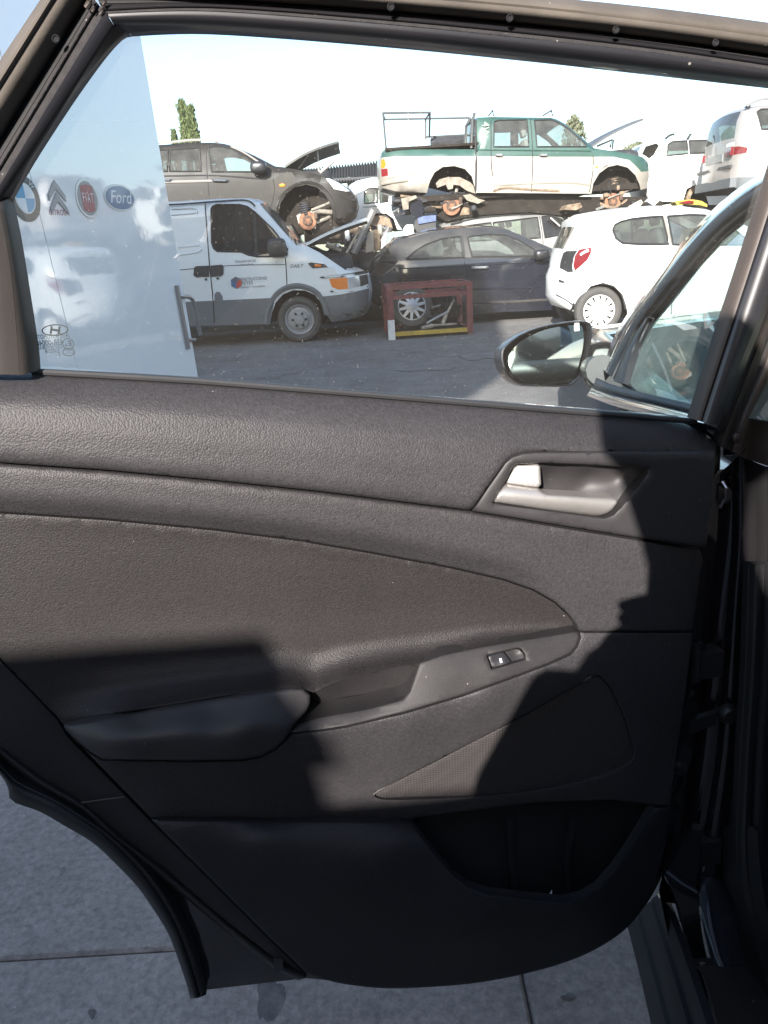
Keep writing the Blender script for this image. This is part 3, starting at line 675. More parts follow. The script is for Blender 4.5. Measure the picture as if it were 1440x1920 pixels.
cf = MB(); cf.add([DP.at(584, 1325, -.014), DP.at(770, 1300, -.014), DP.at(768, 1300, .032), DP.at(690, 1335, .032), DP.at(584, 1352, .032)], [(0, 1, 2, 3, 4)]); cf.build('cup_floor', 'pocket_dark', RD)
door_part('switch_well', sw_hole, .008, 'pocket_dark', RD, sp=.01, er=0, depth=.004)
door_part('window_switch', [(916, 1231), (923, 1253), (950, 1245), (958, 1240), (944, 1222)], [(916, 1231, .030), (923, 1253, .034), (950, 1245, .036), (958, 1240, .030), (944, 1222, .026), (936, 1238, .030)], 'gloss_black', RD, sp=.004, er=.001, depth=.02)
door_part('switch_mark', [(936, 1235), (938, 1243), (942, 1242), (940, 1234)], .0325, 'em_white', RD, sp=.01, er=0, depth=.0)
door_part('switch_dish', [(946, 1222), (960, 1240), (984, 1234), (981, 1224), (974, 1218), (966, 1217)], [(946, 1222, .024), (960, 1240, .030), (984, 1234, .026), (974, 1218, .020), (966, 1228, .014)], 'soft_plastic', RD, sp=.004, er=.001, depth=.01)
# armrest
E_poly = [(119, 1360), (250, 1336), (391, 1312), (470, 1300), (545, 1291), (568, 1292), (582, 1303), (582, 1318), (576, 1332), (550, 1362), (532, 1389), (515, 1404), (492, 1417), (457, 1424), (350, 1426), (192, 1423), (170, 1410), (140, 1385), (122, 1368)]
door_part('armrest', E_poly, [(119, 1360, .012), (250, 1336, .032), (391, 1312, .036), (545, 1291, .038), (582, 1308, .038), (550, 1362, .052), (250, 1350, .040), (400, 1335, .044), (520, 1325, .046), (150, 1375, .030), (250, 1378, .062), (350, 1378, .066), (450, 1375, .066), (530, 1370, .060),
          (200, 1395, .054), (300, 1392, .066), (450, 1390, .066), (192, 1423, .044), (300, 1424, .056), (457, 1422, .056), (515, 1402, .052), (140, 1385, .026)], 'soft_plastic', RD, sp=.006, er=.004, depth=.035)
# lower face round the speaker
F_poly = [(126, 1372), (145, 1393), (172, 1414), (192, 1426), (350, 1429), (457, 1427), (493, 1420), (517, 1406), (534, 1391), (545, 1377), (590, 1373), (649, 1364), (759, 1338), (870, 1305), (980, 1265), (1030, 1246), (1070, 1228), (1083, 1213), (1089, 1196), (1088, 1186), (1130, 1186), (1299, 1186), (1285, 1300), (1268, 1420), (1256, 1511), (1228, 1510), (1150, 1500), (1000, 1505), (780, 1533), (772, 1537), (283, 1533)]
spk = [(702, 1489), (720, 1477), (800, 1436), (900, 1384), (1000, 1332), (1108, 1271), (1128, 1272), (1150, 1300), (1170, 1345), (1186, 1395), (1188, 1415), (1180, 1430), (1150, 1447), (1090, 1465), (1000, 1482), (900, 1492), (800, 1498), (720, 1499)]
door_part('lower_face', F_poly, [(126, 1372, .000), (192, 1426, .020), (350, 1429, .030), (457, 1427, .034), (534, 1391, .040), (649, 1364, .044), (759, 1338, .044), (870, 1305, .040), (980, 1265, .034), (1070, 1228, .022), (1088, 1190, .012), (1130, 1188, .012), (1299, 1186, -.006), (1268, 1420, -.006), (1256, 1511, -.002),
          (600, 1388, .046), (760, 1360, .046), (900, 1315, .044), (1040, 1262, .034), (560, 1420, .034), (700, 1405, .034), (850, 1360, .034), (1000, 1305, .030), (500, 1480, .014), (650, 1470, .014), (283, 1533, .004), (500, 1533, .004), (772, 1537, .006), (1000, 1505, .004), (1150, 1500, .004), (240, 1480, .008), (350, 1480, .012),
          (700, 1495, .010), (900, 1390, .022), (1100, 1278, .022), (1180, 1430, .008), (1000, 1420, .014), (1200, 1300, .010)], 'grain_plastic', RD, sp=.008, er=.002, depth=.02, holes=[smooth_poly(spk, 2, True)])
door_part('speaker_grille', smooth_poly(spk, 2, True), [(702, 1489, .006), (900, 1384, .016), (1108, 1271, .016), (1186, 1395, .006), (1000, 1482, .004), (800, 1498, .004), (950, 1430, .012)], 'grille_mesh', RD, sp=.008, er=.002, depth=.012)
tb = MB(); tb.tube([DP.at(p[0], p[1], .022 if 800 < p[0] < 1110 else .013) for p in ((700, 1490), (712, 1481), (800, 1434), (900, 1382), (1000, 1330), (1108, 1269))], .0011, 6); tb.build('grille_bead', 'brown_trim', RD)
# side strip and lower pocket
door_part('side_strip', [(-75, 1160), (40, 1278), (108, 1348), (128, 1382), (200, 1455), (280, 1536), (400, 1655), (500, 1755), (574, 1826), (520, 1800), (430, 1731), (310, 1631), (225, 1567), (155, 1506), (80, 1462), (0, 1401), (-75, 1330)],
          [(-75, 1200, -.012), (0, 1300, -.014), (108, 1348, -.004), (128, 1382, -.006), (280, 1536, -.006), (500, 1755, -.006), (0, 1395, -.024), (155, 1500, -.024), (310, 1625, -.024), (520, 1795, -.022)], 'low_plastic', RD, sp=.010, er=.003, depth=.012)
sm = MB(); sm.tube([DP.at(153, 1505, -.0205), DP.at(195, 1499, -.013), DP.at(234, 1494, -.0075)], .0011, 6); sm.build('strip_seam', 'brown_trim', RD)
H_poly = [(283, 1536), (500, 1538), (770, 1541)] + pocket[1:-1] + [(1226, 1515)] + smooth_poly([(1256, 1512), (1250, 1570), (1238, 1620), (1217, 1680), (1192, 1722), (1150, 1760), (1085, 1795), (1000, 1822), (900, 1842), (800, 1851), (720, 1853), (645, 1845), (590, 1831)], 5) + [(574, 1824), (500, 1753), (400, 1653)]
door_part('door_pocket', H_poly, [(283, 1536, .004), (500, 1538, .008), (770, 1541, .010), (320, 1560, .016), (500, 1558, .024), (760, 1562, .028), (400, 1640, .020), (600, 1700, .030), (800, 1640, .038), (850, 1640, .040), (985, 1685, .050), (1060, 1692, .050), (1150, 1635, .040), (1226, 1515, .004), (1256, 1512, -.004), (1240, 1620, -.004), (1190, 1725, -.004),
          (900, 1740, .044), (1050, 1740, .040), (1085, 1793, .004), (800, 1851, -.006), (640, 1843, -.012), (574, 1824, -.014), (700, 1800, .010), (900, 1810, .014), (500, 1750, .000)], 'low_plastic', RD, sp=.009, er=.004, depth=.012)
tp = [(780, 1533), (1000, 1505), (1150, 1500), (1228, 1510)]
pkb = door_part('pocket_back', [(760, 1520), (1000, 1495), (1240, 1495), (1200, 1620), (1120, 1715), (950, 1715), (830, 1660)], -.030, 'pocket_dark', RD, sp=.03, er=0, depth=.004)
for x0, x1 in ((955, 962), (1075, 1066)):
    rb = MB(); rb.tube([DP.at(x0, 1530, -.026), DP.at(x1 - 4, 1610, -.026), DP.at(x1 + 6, 1690, -.026)], .006, 8); rb.build('pocket_rib', 'pocket_dark', RD)
pp = MB(); pp.add([DP.at(1022, 1690, .030), DP.at(1034, 1692, .030), DP.at(1035, 1668, .026), DP.at(1022, 1690, .029), DP.at(1034, 1692, .029), DP.at(1035, 1668, .025)], [(0, 1, 2), (5, 4, 3)]); pp_o = pp.build('paper_scrap', 'em_white', None, smooth=False)
tag(pp_o, 'tiny white paper corner sticking out of the door pocket', 'paper')

# --- window frame: stacked strips along the frame line
def strip(name, inner, outer, win, wout, m, parent, crown=0.0, n=5, fr=None, thick=0.012):
    """band between two traced lines, rounded across by crown"""
    fr = fr or DP
    def rs(line, k=40):
        P = np.array(smooth_poly(line, 6)); s_ = np.r_[0, np.cumsum(np.linalg.norm(np.diff(P, axis=0), axis=1))]; t = np.linspace(0, s_[-1], k)
        return np.c_[np.interp(t, s_, P[:, 0]), np.interp(t, s_, P[:, 1])]
    A = rs(inner); B = rs(outer); V = []; Fc = []; k = len(A)
    for i in range(k):
        for j in range(n + 1):
            t = j / n; p = A[i] * (1 - t) + B[i] * t
            V.append(fr.at(p[0], p[1], win * (1 - t) + wout * t + crown * math.sin(math.pi * t)))
    m1 = n + 1
    for i in range(k - 1):
        for j in range(n): Fc.append((i * m1 + j, (i + 1) * m1 + j, (i + 1) * m1 + j + 1, i * m1 + j + 1))
    o = len(V)
    V += [q - fr.W * thick for q in V[:o]]
    for i in range(k - 1):
        Fc.append((i * m1, o + i * m1, o + (i + 1) * m1, (i + 1) * m1)); a = n; Fc.append((i * m1 + a, (i + 1) * m1 + a, o + (i + 1) * m1 + a, o + i * m1 + a))
        for j in range(n): Fc.append((o + i * m1 + j, o + i * m1 + j + 1, o + (i + 1) * m1 + j + 1, o + (i + 1) * m1 + j))
    for i in (0, k - 1):
        for j in range(n): Fc.append((i * m1 + j, i * m1 + j + 1, o + i * m1 + j + 1, o + i * m1 + j))
    return new_obj(name, V, Fc, m, parent, True, ang=50)
# left slanted run: lines given at bottom and top (outer to inner)
def ll(xa, ya, xb, yb): return [(xa, ya), ((xa + xb) / 2, (ya + yb) / 2), (xb, yb)]
left = {0: ll(-85, 240, 95, -30), 1: ll(-85, 300, 118, -30), 2: ll(-80, 385, 166, -12), 3: ll(-70, 412, 178, 0), 4: ll(-60, 420, 186, 10), 5: ll(-40, 412, 197, 22), 6: ll(-15, 402, 214, 48), 7: ll(16, 372, 226, 72)}
strip('outer_seal', left[1], left[0], .012, -.006, 'dusty_seal', RD, .010)
strip('outer_seal', left[2], left[1], -.012, .010, 'dusty_seal', RD, .008)
strip('frame_channel', left[3], left[2], -.006, -.018, 'rubber', RD, .002)
strip('fuzzy_run', left[4], left[3], -.004, -.008, 'fuzzy_channel', RD, .004)
strip('fuzzy_run', left[5], left[4], .001, -.006, 'fuzzy_channel', RD, .002)
strip('window_frame', left[6], left[5], -.004, .002, 'satin_black', RD, .001)
strip('frame_lip', [(12, 384), (60, 300), (130, 192), (190, 108), (226, 68), (244, 62)], [(-15, 402), (45, 309), (110, 210), (170, 118), (205, 62), (222, 46)], -.014, -.006, 'gloss_black', RD, .000)
top0 = [(60, -70), (400, -48), (720, -30), (1000, -8), (1240, 16), (1470, 46)]
top = {1: [(118, -62), (400, -30), (720, -8), (1000, 16), (1240, 43), (1470, 74)], 2: [(180, -12), (400, -4), (720, 18), (1000, 45), (1240, 72), (1470, 106)], 3: [(186, 6), (400, 6), (720, 28), (1000, 54), (1240, 82), (1470, 116)],
       4: [(194, 20), (400, 14), (720, 37), (1000, 64), (1240, 92), (1470, 126)], 5: [(202, 26), (400, 22), (720, 46), (1000, 74), (1240, 102), (1470, 136)], 6: [(214, 48), (400, 50), (720, 74), (1000, 103), (1240, 131), (1470, 158)], 7: [(236, 62), (400, 58), (720, 82), (1000, 110), (1240, 137), (1470, 163)]}
strip('outer_seal', top[1], top0, .010, -.008, 'dusty_seal', RD, .008)
strip('outer_seal', top[2], top[1], -.010, .010, 'dusty_seal', RD, .008)
strip('frame_channel', top[3], top[2], -.006, -.018, 'rubber', RD, .003)
strip('fuzzy_run', top[4], top[3], -.002, -.008, 'gloss_black', RD, .004)
strip('fuzzy_run', top[5], top[4], .000, -.006, 'fuzzy_channel', RD, .003)
strip('window_frame', top[6], top[5], -.006, .004, 'gloss_black', RD, .004)
strip('frame_lip', top[7], top[6], -.014, -.006, 'gloss_black', RD, 0)
for x_, y_ in ((105, 73), (733, 13), (956, 34), (1155, 56), (1342, 80)):
    m_ = MB(); m_.lathe([(.0, .0), (.0016, .0), (.0026, .0012), (.0034, .0)], DP.at(x_, y_, .0085 if x_ > 200 else .006), DP.W, DP.U, DP.V, 12); m_.build('drain_hole', 'pocket_dark', RD)
for x_, y_, r_ in ((168, 6, .0030), (192, 22, .0020), (197, 4, .0018), (176, 18, .0015)):
    m_ = MB(); p = DP.at(x_, y_, .002); m_.tube([p - DP.U * r_ - DP.V * r_, p + DP.W * r_ * .5, p + DP.U * r_ * .4 + DP.V * r_ * 1.4], r_ * .8, 8); m_.build('corner_clip', 'bright_metal', RD, smooth=False)
# left division bar, brown
strip('division_bar', [(70, 696), (66, 650), (52, 560), (34, 450), (18, 372)], [(36, 704), (30, 620), (18, 500), (0, 400), (-16, 385)], -.012, .006, 'brown_trim', RD, .004)
strip('division_bar', [(37, 703), (31, 620), (19, 500), (1, 400), (-15, 385)], [(-70, 700), (-70, 620), (-70, 500), (-70, 440), (-72, 420)], .006, .012, 'brown_trim', RD, .004)
# right (front) edge of the window: dusty strip, gloss cover, round seal
strip('dusty_run', [(1299, 786), (1340, 656), (1388, 510), (1425, 395), (1470, 255)], [(1313, 790), (1355, 660), (1403, 514), (1441, 398), (1486, 258)], -.012, -.004, 'pillar_paint', RD, .001)
strip('window_frame', [(1313, 790), (1355, 660), (1403, 514), (1441, 398), (1486, 258)], [(1346, 802), (1385, 690), (1436, 560), (1478, 430), (1530, 270)], -.006, .004, 'gloss_black', RD, .004)
strip('frame_lip', [(1346, 802), (1385, 690), (1436, 560), (1478, 430), (1530, 270)], [(1353, 812), (1396, 700), (1447, 568), (1490, 438), (1540, 276)], .004, -.012, 'gloss_black', RD, .001)
cp = MB(); cp.add([DP.at(1300, 792, .004), DP.at(1332, 796, .008), DP.at(1342, 806, .006), DP.at(1338, 818, .006), DP.at(1318, 806, .008)], [(0, 1, 2, 3, 4)])
# glass
glass_poly = [(60, 705), (0, 360), (240, 40), (1480, 150), (1480, 380), (1330, 700), (1305, 800), (700, 756), (350, 724)]
wg = door_part('window_glass', glass_poly, -.022, 'door_glass', RD, sp=.05, er=0, depth=0)
wb = MB(); wb.tube([DP.at(p[0], p[1] - 1, -.0185) for p in [(60, 698)] + sill[2:] + [(1305, 791)]], .0032, 8); wb.build('waist_seal', 'rubber', RD)
# etched marks on the glass, read from outside
def etch(s_, px, py, h, **k):
    p = DP.at(px, py, -.0224); text_obj('etched_mark', s_, 'etch_ink', RD, p, -DP.U, DP.V, h, thick=.0003, bold=.0, **k)
pxm = 1440 / .86
etch('AGC AUTOMOTIVE', 94, 631, 10 / pxm, sx=.62)
etch('43R-00048', 93, 643, 12.5 / pxm, sx=.74); etch('DOT-24 M188 AS2', 92, 651.5, 8 / pxm, sx=.62); etch('E000258', 98, 658.5, 8.5 / pxm, sx=.72); etch('8 . . . . . .', 101, 665, 9 / pxm, sx=.6)
def ring(px, py, rx, ry, t, name='etched_mark'):
    m_ = MB(); n = 36; V = []; Fc = []; q = DP.uv(px, py, -.0226)
    for k in range(n):
        a = 2 * math.pi * k / n
        for s in (1, 1 - t / rx): V.append(DP.pt(q[0] + rx * s * math.cos(a) / pxm, q[1] + ry * (s if s == 1 else 1 - t / ry) * math.sin(a) / pxm, -.0226))
    for k in range(n): j = (k + 1) % n; Fc.append((2 * k, 2 * k + 1, 2 * j + 1, 2 * j))
    new_obj(name, V, Fc, 'etch_ink', RD, False)
ring(103, 619, 20, 9, 1.8); ring(128, 645, 9, 9, 1.2); ring(129, 660, 9.5, 6.5, 1.2)
etch('E', 130, 644.5, 12 / pxm); etch('6', 123.5, 647.5, 7 / pxm); etch('CCC', 129, 660, 8 / pxm, sx=.7)
hm = MB()
def hq(pts): hm.add([DP.at(a, b, -.0226) for a, b in pts], [tuple(range(len(pts)))])
hq([(93, 625), (97, 626), (99, 612), (95, 611)]); hq([(108, 627), (112, 626), (114, 612), (110, 612)]); hq([(97, 616), (96, 620), (110, 622), (111, 618)]); hm.build('etched_mark', 'etch_ink', RD, smooth=False)

# --- wheel-arch edge of the door: rubber strip
arch_o = [(-40, 1425), (0, 1452), (15, 1478), (22, 1502), (73, 1521), (117, 1546), (175, 1581), (219, 1622), (257, 1662), (286, 1703), (315, 1750), (335, 1802), (350, 1846), (357, 1873)]
arch_i = [(-30, 1415), (6, 1448), (22, 1466), (50, 1484), (96, 1504), (140, 1530), (190, 1565), (236, 1607), (272, 1648), (304, 1694), (332, 1746), (352, 1800), (366, 1846), (372, 1871)]
arch_j = [(-20, 1405), (10, 1440), (36, 1462), (66, 1476), (112, 1500), (160, 1530), (210, 1564), (255, 1604), (296, 1650), (326, 1696), (350, 1746), (370, 1800), (380, 1842), (387, 1865)]
strip('arch_seal', arch_i, arch_o, -.018, -.032, 'rubber', RD, .008, thick=.02)
strip('arch_seal', arch_j, arch_i, -.026, -.022, 'rubber', RD, .006, thick=.02)
strip('hem_flange', [(0, 1404), (80, 1466), (155, 1510), (225, 1572), (310, 1636), (430, 1736), (520, 1806), (575, 1832)], [(-8, 1412), (72, 1475), (147, 1519), (217, 1581), (300, 1645), (420, 1744), (510, 1814), (560, 1838)], -.024, -.030, 'dark_steel', RD, .004)
gm = MB(); gm.box(DP.at(522, 1806, -.022), DP.U * .006, DP.V * .007, DP.W * .006); gm.build('drain_plug', 'black_plastic', RD)
# ------------------------------------------------------------------ black car: pillar, sill, front door, mirror
CS = Frame((.375, .82, 0), 261.0)                 # outer skin of the car's side, runs away from the viewer
# centre pillar
strip('door_seal', [(1344, 836), (1353, 806), (1396, 694), (1447, 562), (1500, 420)], [(1362, 842), (1374, 806), (1416, 700), (1464, 574), (1516, 430)], -.020, -.024, 'brown_trim', car, .010)
strip('pillar_groove', [(1362, 842), (1374, 806), (1416, 700), (1464, 574), (1516, 430)], [(1374, 846), (1385, 808), (1427, 704), (1474, 580), (1526, 436)], -.036, -.036, 'rubber', car, 0)
strip('pillar_flange', [(1374, 846), (1385, 808), (1427, 704), (1474, 580), (1526, 436)], [(1404, 862), (1412, 820), (1454, 716), (1500, 590), (1550, 446)], -.030, -.034, 'pillar_paint', car, .003)
strip('pillar_cover', [(1404, 862), (1412, 820), (1454, 716), (1500, 590), (1550, 446)], [(1520, 900), (1525, 860), (1560, 760), (1600, 640), (1650, 500)], -.030, .030, 'pillar_paint', car, .012)
for x_, y_ in ((1399, 680), (1371, 768), (1381, 821), (1428, 600)):
    m_ = MB(); m_.lathe([(.0062, 0), (.0058, .002), (.004, .0034), (0, .0038)], DP.at(x_, y_, -.031), DP.W, DP.U, DP.V, 14); m_.build('pillar_bolt', 'pillar_paint', car)
pil = [[(1344, 836), (1337, 1000), (1318, 1150), (1292, 1400), (1268, 1570), (1240, 1690)], [(1372, 842), (1372, 1000), (1362, 1150), (1344, 1400), (1318, 1570), (1300, 1700)],
       [(1404, 862), (1408, 1000), (1400, 1150), (1386, 1400), (1362, 1570), (1352, 1700)], [(1450, 880), (1452, 1000), (1446, 1150), (1436, 1400), (1420, 1600), (1440, 1760)], [(1700, 900), (1700, 1000), (1700, 1150), (1700, 1400), (1700, 1600), (1700, 1760)]]
strip('pillar_side', pil[1], pil[0], -.050, -.080, 'black_paint', car, .006)
strip('pillar_side', pil[2], pil[1], -.040, -.050, 'black_paint', car, .008)
strip('pillar_side', pil[3], pil[2], .000, -.040, 'dark_steel', car, .004)
strip('pillar_cover', pil[4], pil[3], .10, .004, 'low_plastic', car, .02)
strip('inner_seal', [(1432, 1060), (1425, 1250), (1412, 1450), (1410, 1620), (1440, 1760), (1500, 1925)], [(1404, 1060), (1398, 1250), (1386, 1450), (1384, 1620), (1412, 1770), (1466, 1930)], .010, .000, 'rubber', car, .010)
strip('inner_seal', [(1462, 1060), (1452, 1250), (1440, 1450), (1440, 1620), (1470, 1760), (1530, 1925)], [(1434, 1060), (1427, 1250), (1414, 1450), (1412, 1620), (1442, 1760), (1502, 1925)], .014, .010, 'rubber', car, .010)
# latch boot, check strap, wiring
m_ = MB(); c_ = DP.at(1352, 926, -.045)
m_.lathe([(.010, .0), (.0125, .003), (.011, .006), (.007, .007), (.0, .007)], c_, -DP.U * .6 + DP.W * .8, DP.U * .8 + DP.W * .6, DP.V, 18); m_.build('wiring_boot', 'rubber', car)
m_ = MB(); m_.tube([DP.at(1338, 945, -.05), DP.at(1350, 950, -.04), DP.at(1358, 935, -.034), DP.at(1361, 915, -.034), DP.at(1355, 903, -.04)], .0022, 8); m_.build('boot_ring', 'steel_tube', car)
m_ = MB(); m_.box(DP.at(1300, 1358, -.042), DP.U * .030 + DP.V * .006, DP.V * .010, DP.W * .004); m_.build('check_strap', 'dark_steel', car)
m_ = MB(); m_.lathe([(.0, .012), (.010, .012), (.014, .006), (.014, 0)], DP.at(1362, 1335, -.036), DP.W, DP.U, DP.V, 12); m_.build('strap_bolt', 'dark_steel', car)
for y_, h_ in ((1240, 36), (1590, 40)):
    m_ = MB(); m_.box(DP.at(1322, y_, -.045), DP.U * .018, DP.V * h_ / 2000, DP.W * .012); m_.tube([DP.at(1306, y_ - h_, -.038), DP.at(1303, y_ + h_, -.038)], .007, 10); m_.build('door_hinge', 'dark_steel', car)
m_ = MB(); m_.lathe([(.0, .01), (.008, .01), (.010, .004), (.010, 0)], DP.at(1272, 1436, -.04), DP.W, DP.U, DP.V, 12); m_.build('hinge_bolt', 'dark_steel', car)
# rocker with ribbed cladding and glossy sill
def cs_strip(name, a, b, wa, wb, m, crown=0, thick=.01): return strip(name, b, a, wb, wa, m, car, crown, fr=CS, thick=thick)
cs_strip('sill_cladding', [(1176, 1735), (1200, 1830), (1224, 1935)], [(1192, 1716), (1222, 1820), (1252, 1935)], .006, .010, 'low_plastic', .001)
cs_strip('sill_cladding', [(1194, 1712), (1225, 1818), (1256, 1935)], [(1218, 1690), (1254, 1800), (1294, 1935)], .003, .005, 'low_plastic', .002)
cs_strip('sill_cladding', [(1220, 1688), (1257, 1798), (1298, 1935)], [(1238, 1672), (1282, 1790), (1330, 1935)], -.002, .002, 'low_plastic', .002)
sl0 = [(1240, 1660), (1284, 1770), (1334, 1935)]
SLF = Frame(tuple(CS.O + CS.W * -.03), 261.0, 38.0)
strip('sill_panel', [(1246, 1640), (1272, 1700), (1300, 1800), (1345, 1940)], [(1296, 1560), (1304, 1640), (1318, 1760), (1336, 1830)], -.01, -.012, 'black_paint', car, .0)
V = []; Fc = []
for i, (y_, xl, xr, w_) in enumerate(((1500, 1298, 1372, -.10), (1560, 1300, 1370, -.085), (1620, 1304, 1370, -.060), (1680, 1310, 1374, -.020), (1740, 1318, 1382, .024), (1790, 1330, 1392, .062), (1812, 1340, 1398, .080))):
    for j in range(7):
        t = j / 6; V.append(DP.at(xl + (xr - xl) * t, y_, w_ + .006 * math.sin(math.pi * t)))
for i in range(6):
    for j in range(6): Fc.append((i * 7 + j, (i + 1) * 7 + j, (i + 1) * 7 + j + 1, i * 7 + j + 1))
new_obj('sill_panel', V, Fc, 'sill_paint', car)
strip('sill_trim', [(1366, 1560), (1366, 1650), (1378, 1750), (1396, 1830), (1450, 1960)], [(1420, 1560), (1428, 1650), (1450, 1750), (1500, 1850), (1580, 1960)], -.02, .03, 'low_plastic', car, .004)
strip('sill_edge', [(1300, 1812), (1316, 1826), (1330, 1860), (1350, 1940)], [(1396, 1806), (1410, 1830), (1440, 1870), (1500, 1940)], .02, .03, 'dark_steel', car, .006)
m_ = MB(); m_.tube([DP.at(1312, 1808, .022), DP.at(1350, 1804, .022), DP.at(1374, 1803, .022)], .0024, 8); m_.build('sill_weld', 'rust_arm', car)

# body side beneath the window line of the front door, running forward
FD = Frame((.392, .83, 1.075), 261.0, 24.0)       # leaning plane of the front door's glass
def fd_plate(name, px, w0, w1, m, par=car):
    m_ = MB(); m_.plate(FD.poly(px), FD, w0, w1); return m_.build(name, m, par, smooth=False)
front_door = None
rail_o = [(1128, 690), (1150, 634), (1177, 588), (1215, 538), (1262, 474), (1310, 420), (1360, 372), (1410, 336), (1460, 310), (1520, 286)]
rail_m = [(1139, 700), (1162, 648), (1192, 596), (1230, 546), (1278, 482), (1326, 428), (1372, 386), (1416, 354), (1462, 330), (1520, 310)]
rail_i = [(1152, 712), (1180, 652), (1210, 598), (1246, 552), (1294, 492), (1340, 440), (1386, 400), (1426, 374), (1466, 356), (1520, 340)]
fdo = strip('front_door', rail_m, rail_o, .006, -.02, 'black_paint', car, .012, fr=FD, thick=.04)
fdo['label'] = 'closed front door ahead of the open rear door'
strip('window_frame', rail_i, rail_m, -.004, .006, 'rubber', fdo, .004, fr=FD, thick=.02)
strip('window_run', [(p[0] + 9, p[1] + 6) for p in rail_i], rail_i, -.012, -.004, 'brown_trim', fdo, .002, fr=FD, thick=.01)
# quarter trim behind the mirror and waist mouldings
strip('mirror_sail', [(1172, 720), (1198, 640), (1222, 590)], [(1150, 714), (1178, 650), (1210, 597)], -.006, .002, 'black_plastic', fdo, .004, fr=FD)
strip('waist_moulding', [(1118, 708), (1150, 722), (1230, 742), (1330, 765)], [(1110, 726), (1150, 739), (1230, 758), (1330, 782)], .010, .016, 'rubber', fdo, .006, fr=FD)
strip('waist_moulding', [(1110, 726), (1150, 739), (1230, 758), (1330, 782)], [(1100, 742), (1150, 760), (1230, 780), (1330, 806)], .024, .030, 'black_paint', fdo, .014, fr=FD)
gl = MB(); gp = FD.poly([(1152, 716), (1180, 656), (1212, 602), (1248, 556), (1296, 496), (1342, 444), (1388, 404), (1428, 378), (1468, 360), (1560, 330), (1560, 800), (1330, 768), (1230, 746)]); n_ = len(gp)
gl.add([FD.pt(a, b, -.014) for a, b in gp], [tuple(range(n_))]); gl.build('window_glass', 'front_glass', fdo, smooth=False)
# body skin below: lofted along the car, bulging out, with the front wing
AX = np.array([math.sin(R(9)), math.cos(R(9)), 0.0]); OUT = np.array([-math.cos(R(9)), math.sin(R(9)), 0.0])
B0 = np.array([.385, .83, 0.0])
V = []; Fc = []; ss = np.linspace(0.02, 2.45, 30); prof = [(1.055, -.030), (1.02, .004), (.96, .022), (.86, .034), (.72, .030), (.58, .040), (.44, .036), (.32, .010), (.24, -.02)]
for s_ in ss:
    t = max(0, (s_ - 1.25) / 1.2); bul = .055 * math.exp(-((s_ - 1.75) / .42) ** 2)
    for z_, o_ in prof:
        V.append(B0 + AX * s_ + OUT * (o_ + bul * (1 if z_ < .95 else .4) - .34 * t ** 2.4) + np.array([0, 0, z_ - .16 * t ** 1.3 * (z_ > .7)]))
k = len(prof)
for i in range(len(ss) - 1):
    for j in range(k - 1): Fc.append((i * k + j, i * k + j + 1, (i + 1) * k + j + 1, (i + 1) * k + j))
new_obj('body_side', V, Fc, 'black_paint', car)
V = []; Fc = []
for s_ in np.linspace(1.15, 2.45, 12):
    t = max(0, (s_ - 1.25) / 1.2); zz = 1.055 - .16 * t ** 1.3; o_ = -.030 + .022 * math.exp(-((s_ - 1.75) / .42) ** 2) - .34 * t ** 2.4
    for q in range(7): V.append(B0 + AX * s_ + OUT * (o_ - q / 6 * (1.5 - .6 * t)) + np.array([0, 0, zz + .05 * math.sin(q / 6 * math.pi)]))
for i in range(11):
    for j in range(6): Fc.append((i * 7 + j, i * 7 + j + 1, (i + 1) * 7 + j + 1, (i + 1) * 7 + j))
new_obj('bonnet', V, Fc, 'black_paint', car)
# roof, far side, cabin: the rest of the car, mostly outside the picture
V = []; Fc = []
for s_ in np.linspace(-1.5, .75, 10):
    for q in range(7): V.append(B0 + AX * s_ + OUT * (-.26 - q / 6 * 1.0) + np.array([0, 0, 1.60 - .05 * abs(s_) ** 1.6 + .035 * math.sin(q / 6 * math.pi)]))
for i in range(9):
    for j in range(6): Fc.append((i * 7 + j, i * 7 + j + 1, (i + 1) * 7 + j + 1, (i + 1) * 7 + j))
new_obj('roof', V, Fc, 'dull_black', car)
m_ = MB(); m_.box(B0 + AX * .6 + OUT * -1.45 + np.array([0, 0, .65]), AX * 2.0, OUT * .03, (0, 0, .42)); m_.build('far_side', 'black_paint', car, smooth=False)
m_ = MB(); m_.box(B0 + AX * .3 + OUT * -.78 + np.array([0, 0, .30]), AX * 1.7, OUT * .62, (0, 0, .04)); m_.build('cabin_floor', 'cabin_dark', car, smooth=False)
m_ = MB(); m_.box(B0 + AX * 1.32 + OUT * -.75 + np.array([0, 0, .92]), AX * .16, OUT * .66, (0, 0, .12)); m_.build('dashboard', 'cabin_dark', car, smooth=False)
def rbox(c, ex, ey, ez, bev=.25):
    """soft-edged block as a squashed superellipsoid"""
    V = []; Fc = []; nu, nv = 16, 10
    def sp(x, p): return math.copysign(abs(x) ** p, x)
    for i in range(nv + 1):
        ph_ = -math.pi / 2 + math.pi * i / nv
        for j in range(nu):
            th = 2 * math.pi * j / nu
            V.append(np.array(c) + np.array(ex) * sp(math.cos(ph_), bev) * sp(math.cos(th), bev) + np.array(ey) * sp(math.cos(ph_), bev) * sp(math.sin(th), bev) + np.array(ez) * sp(math.sin(ph_), bev))
    for i in range(nv):
        for j in range(nu): j2 = (j + 1) % nu; Fc.append((i * nu + j, i * nu + j2, (i + 1) * nu + j2, (i + 1) * nu + j))
    return V, Fc
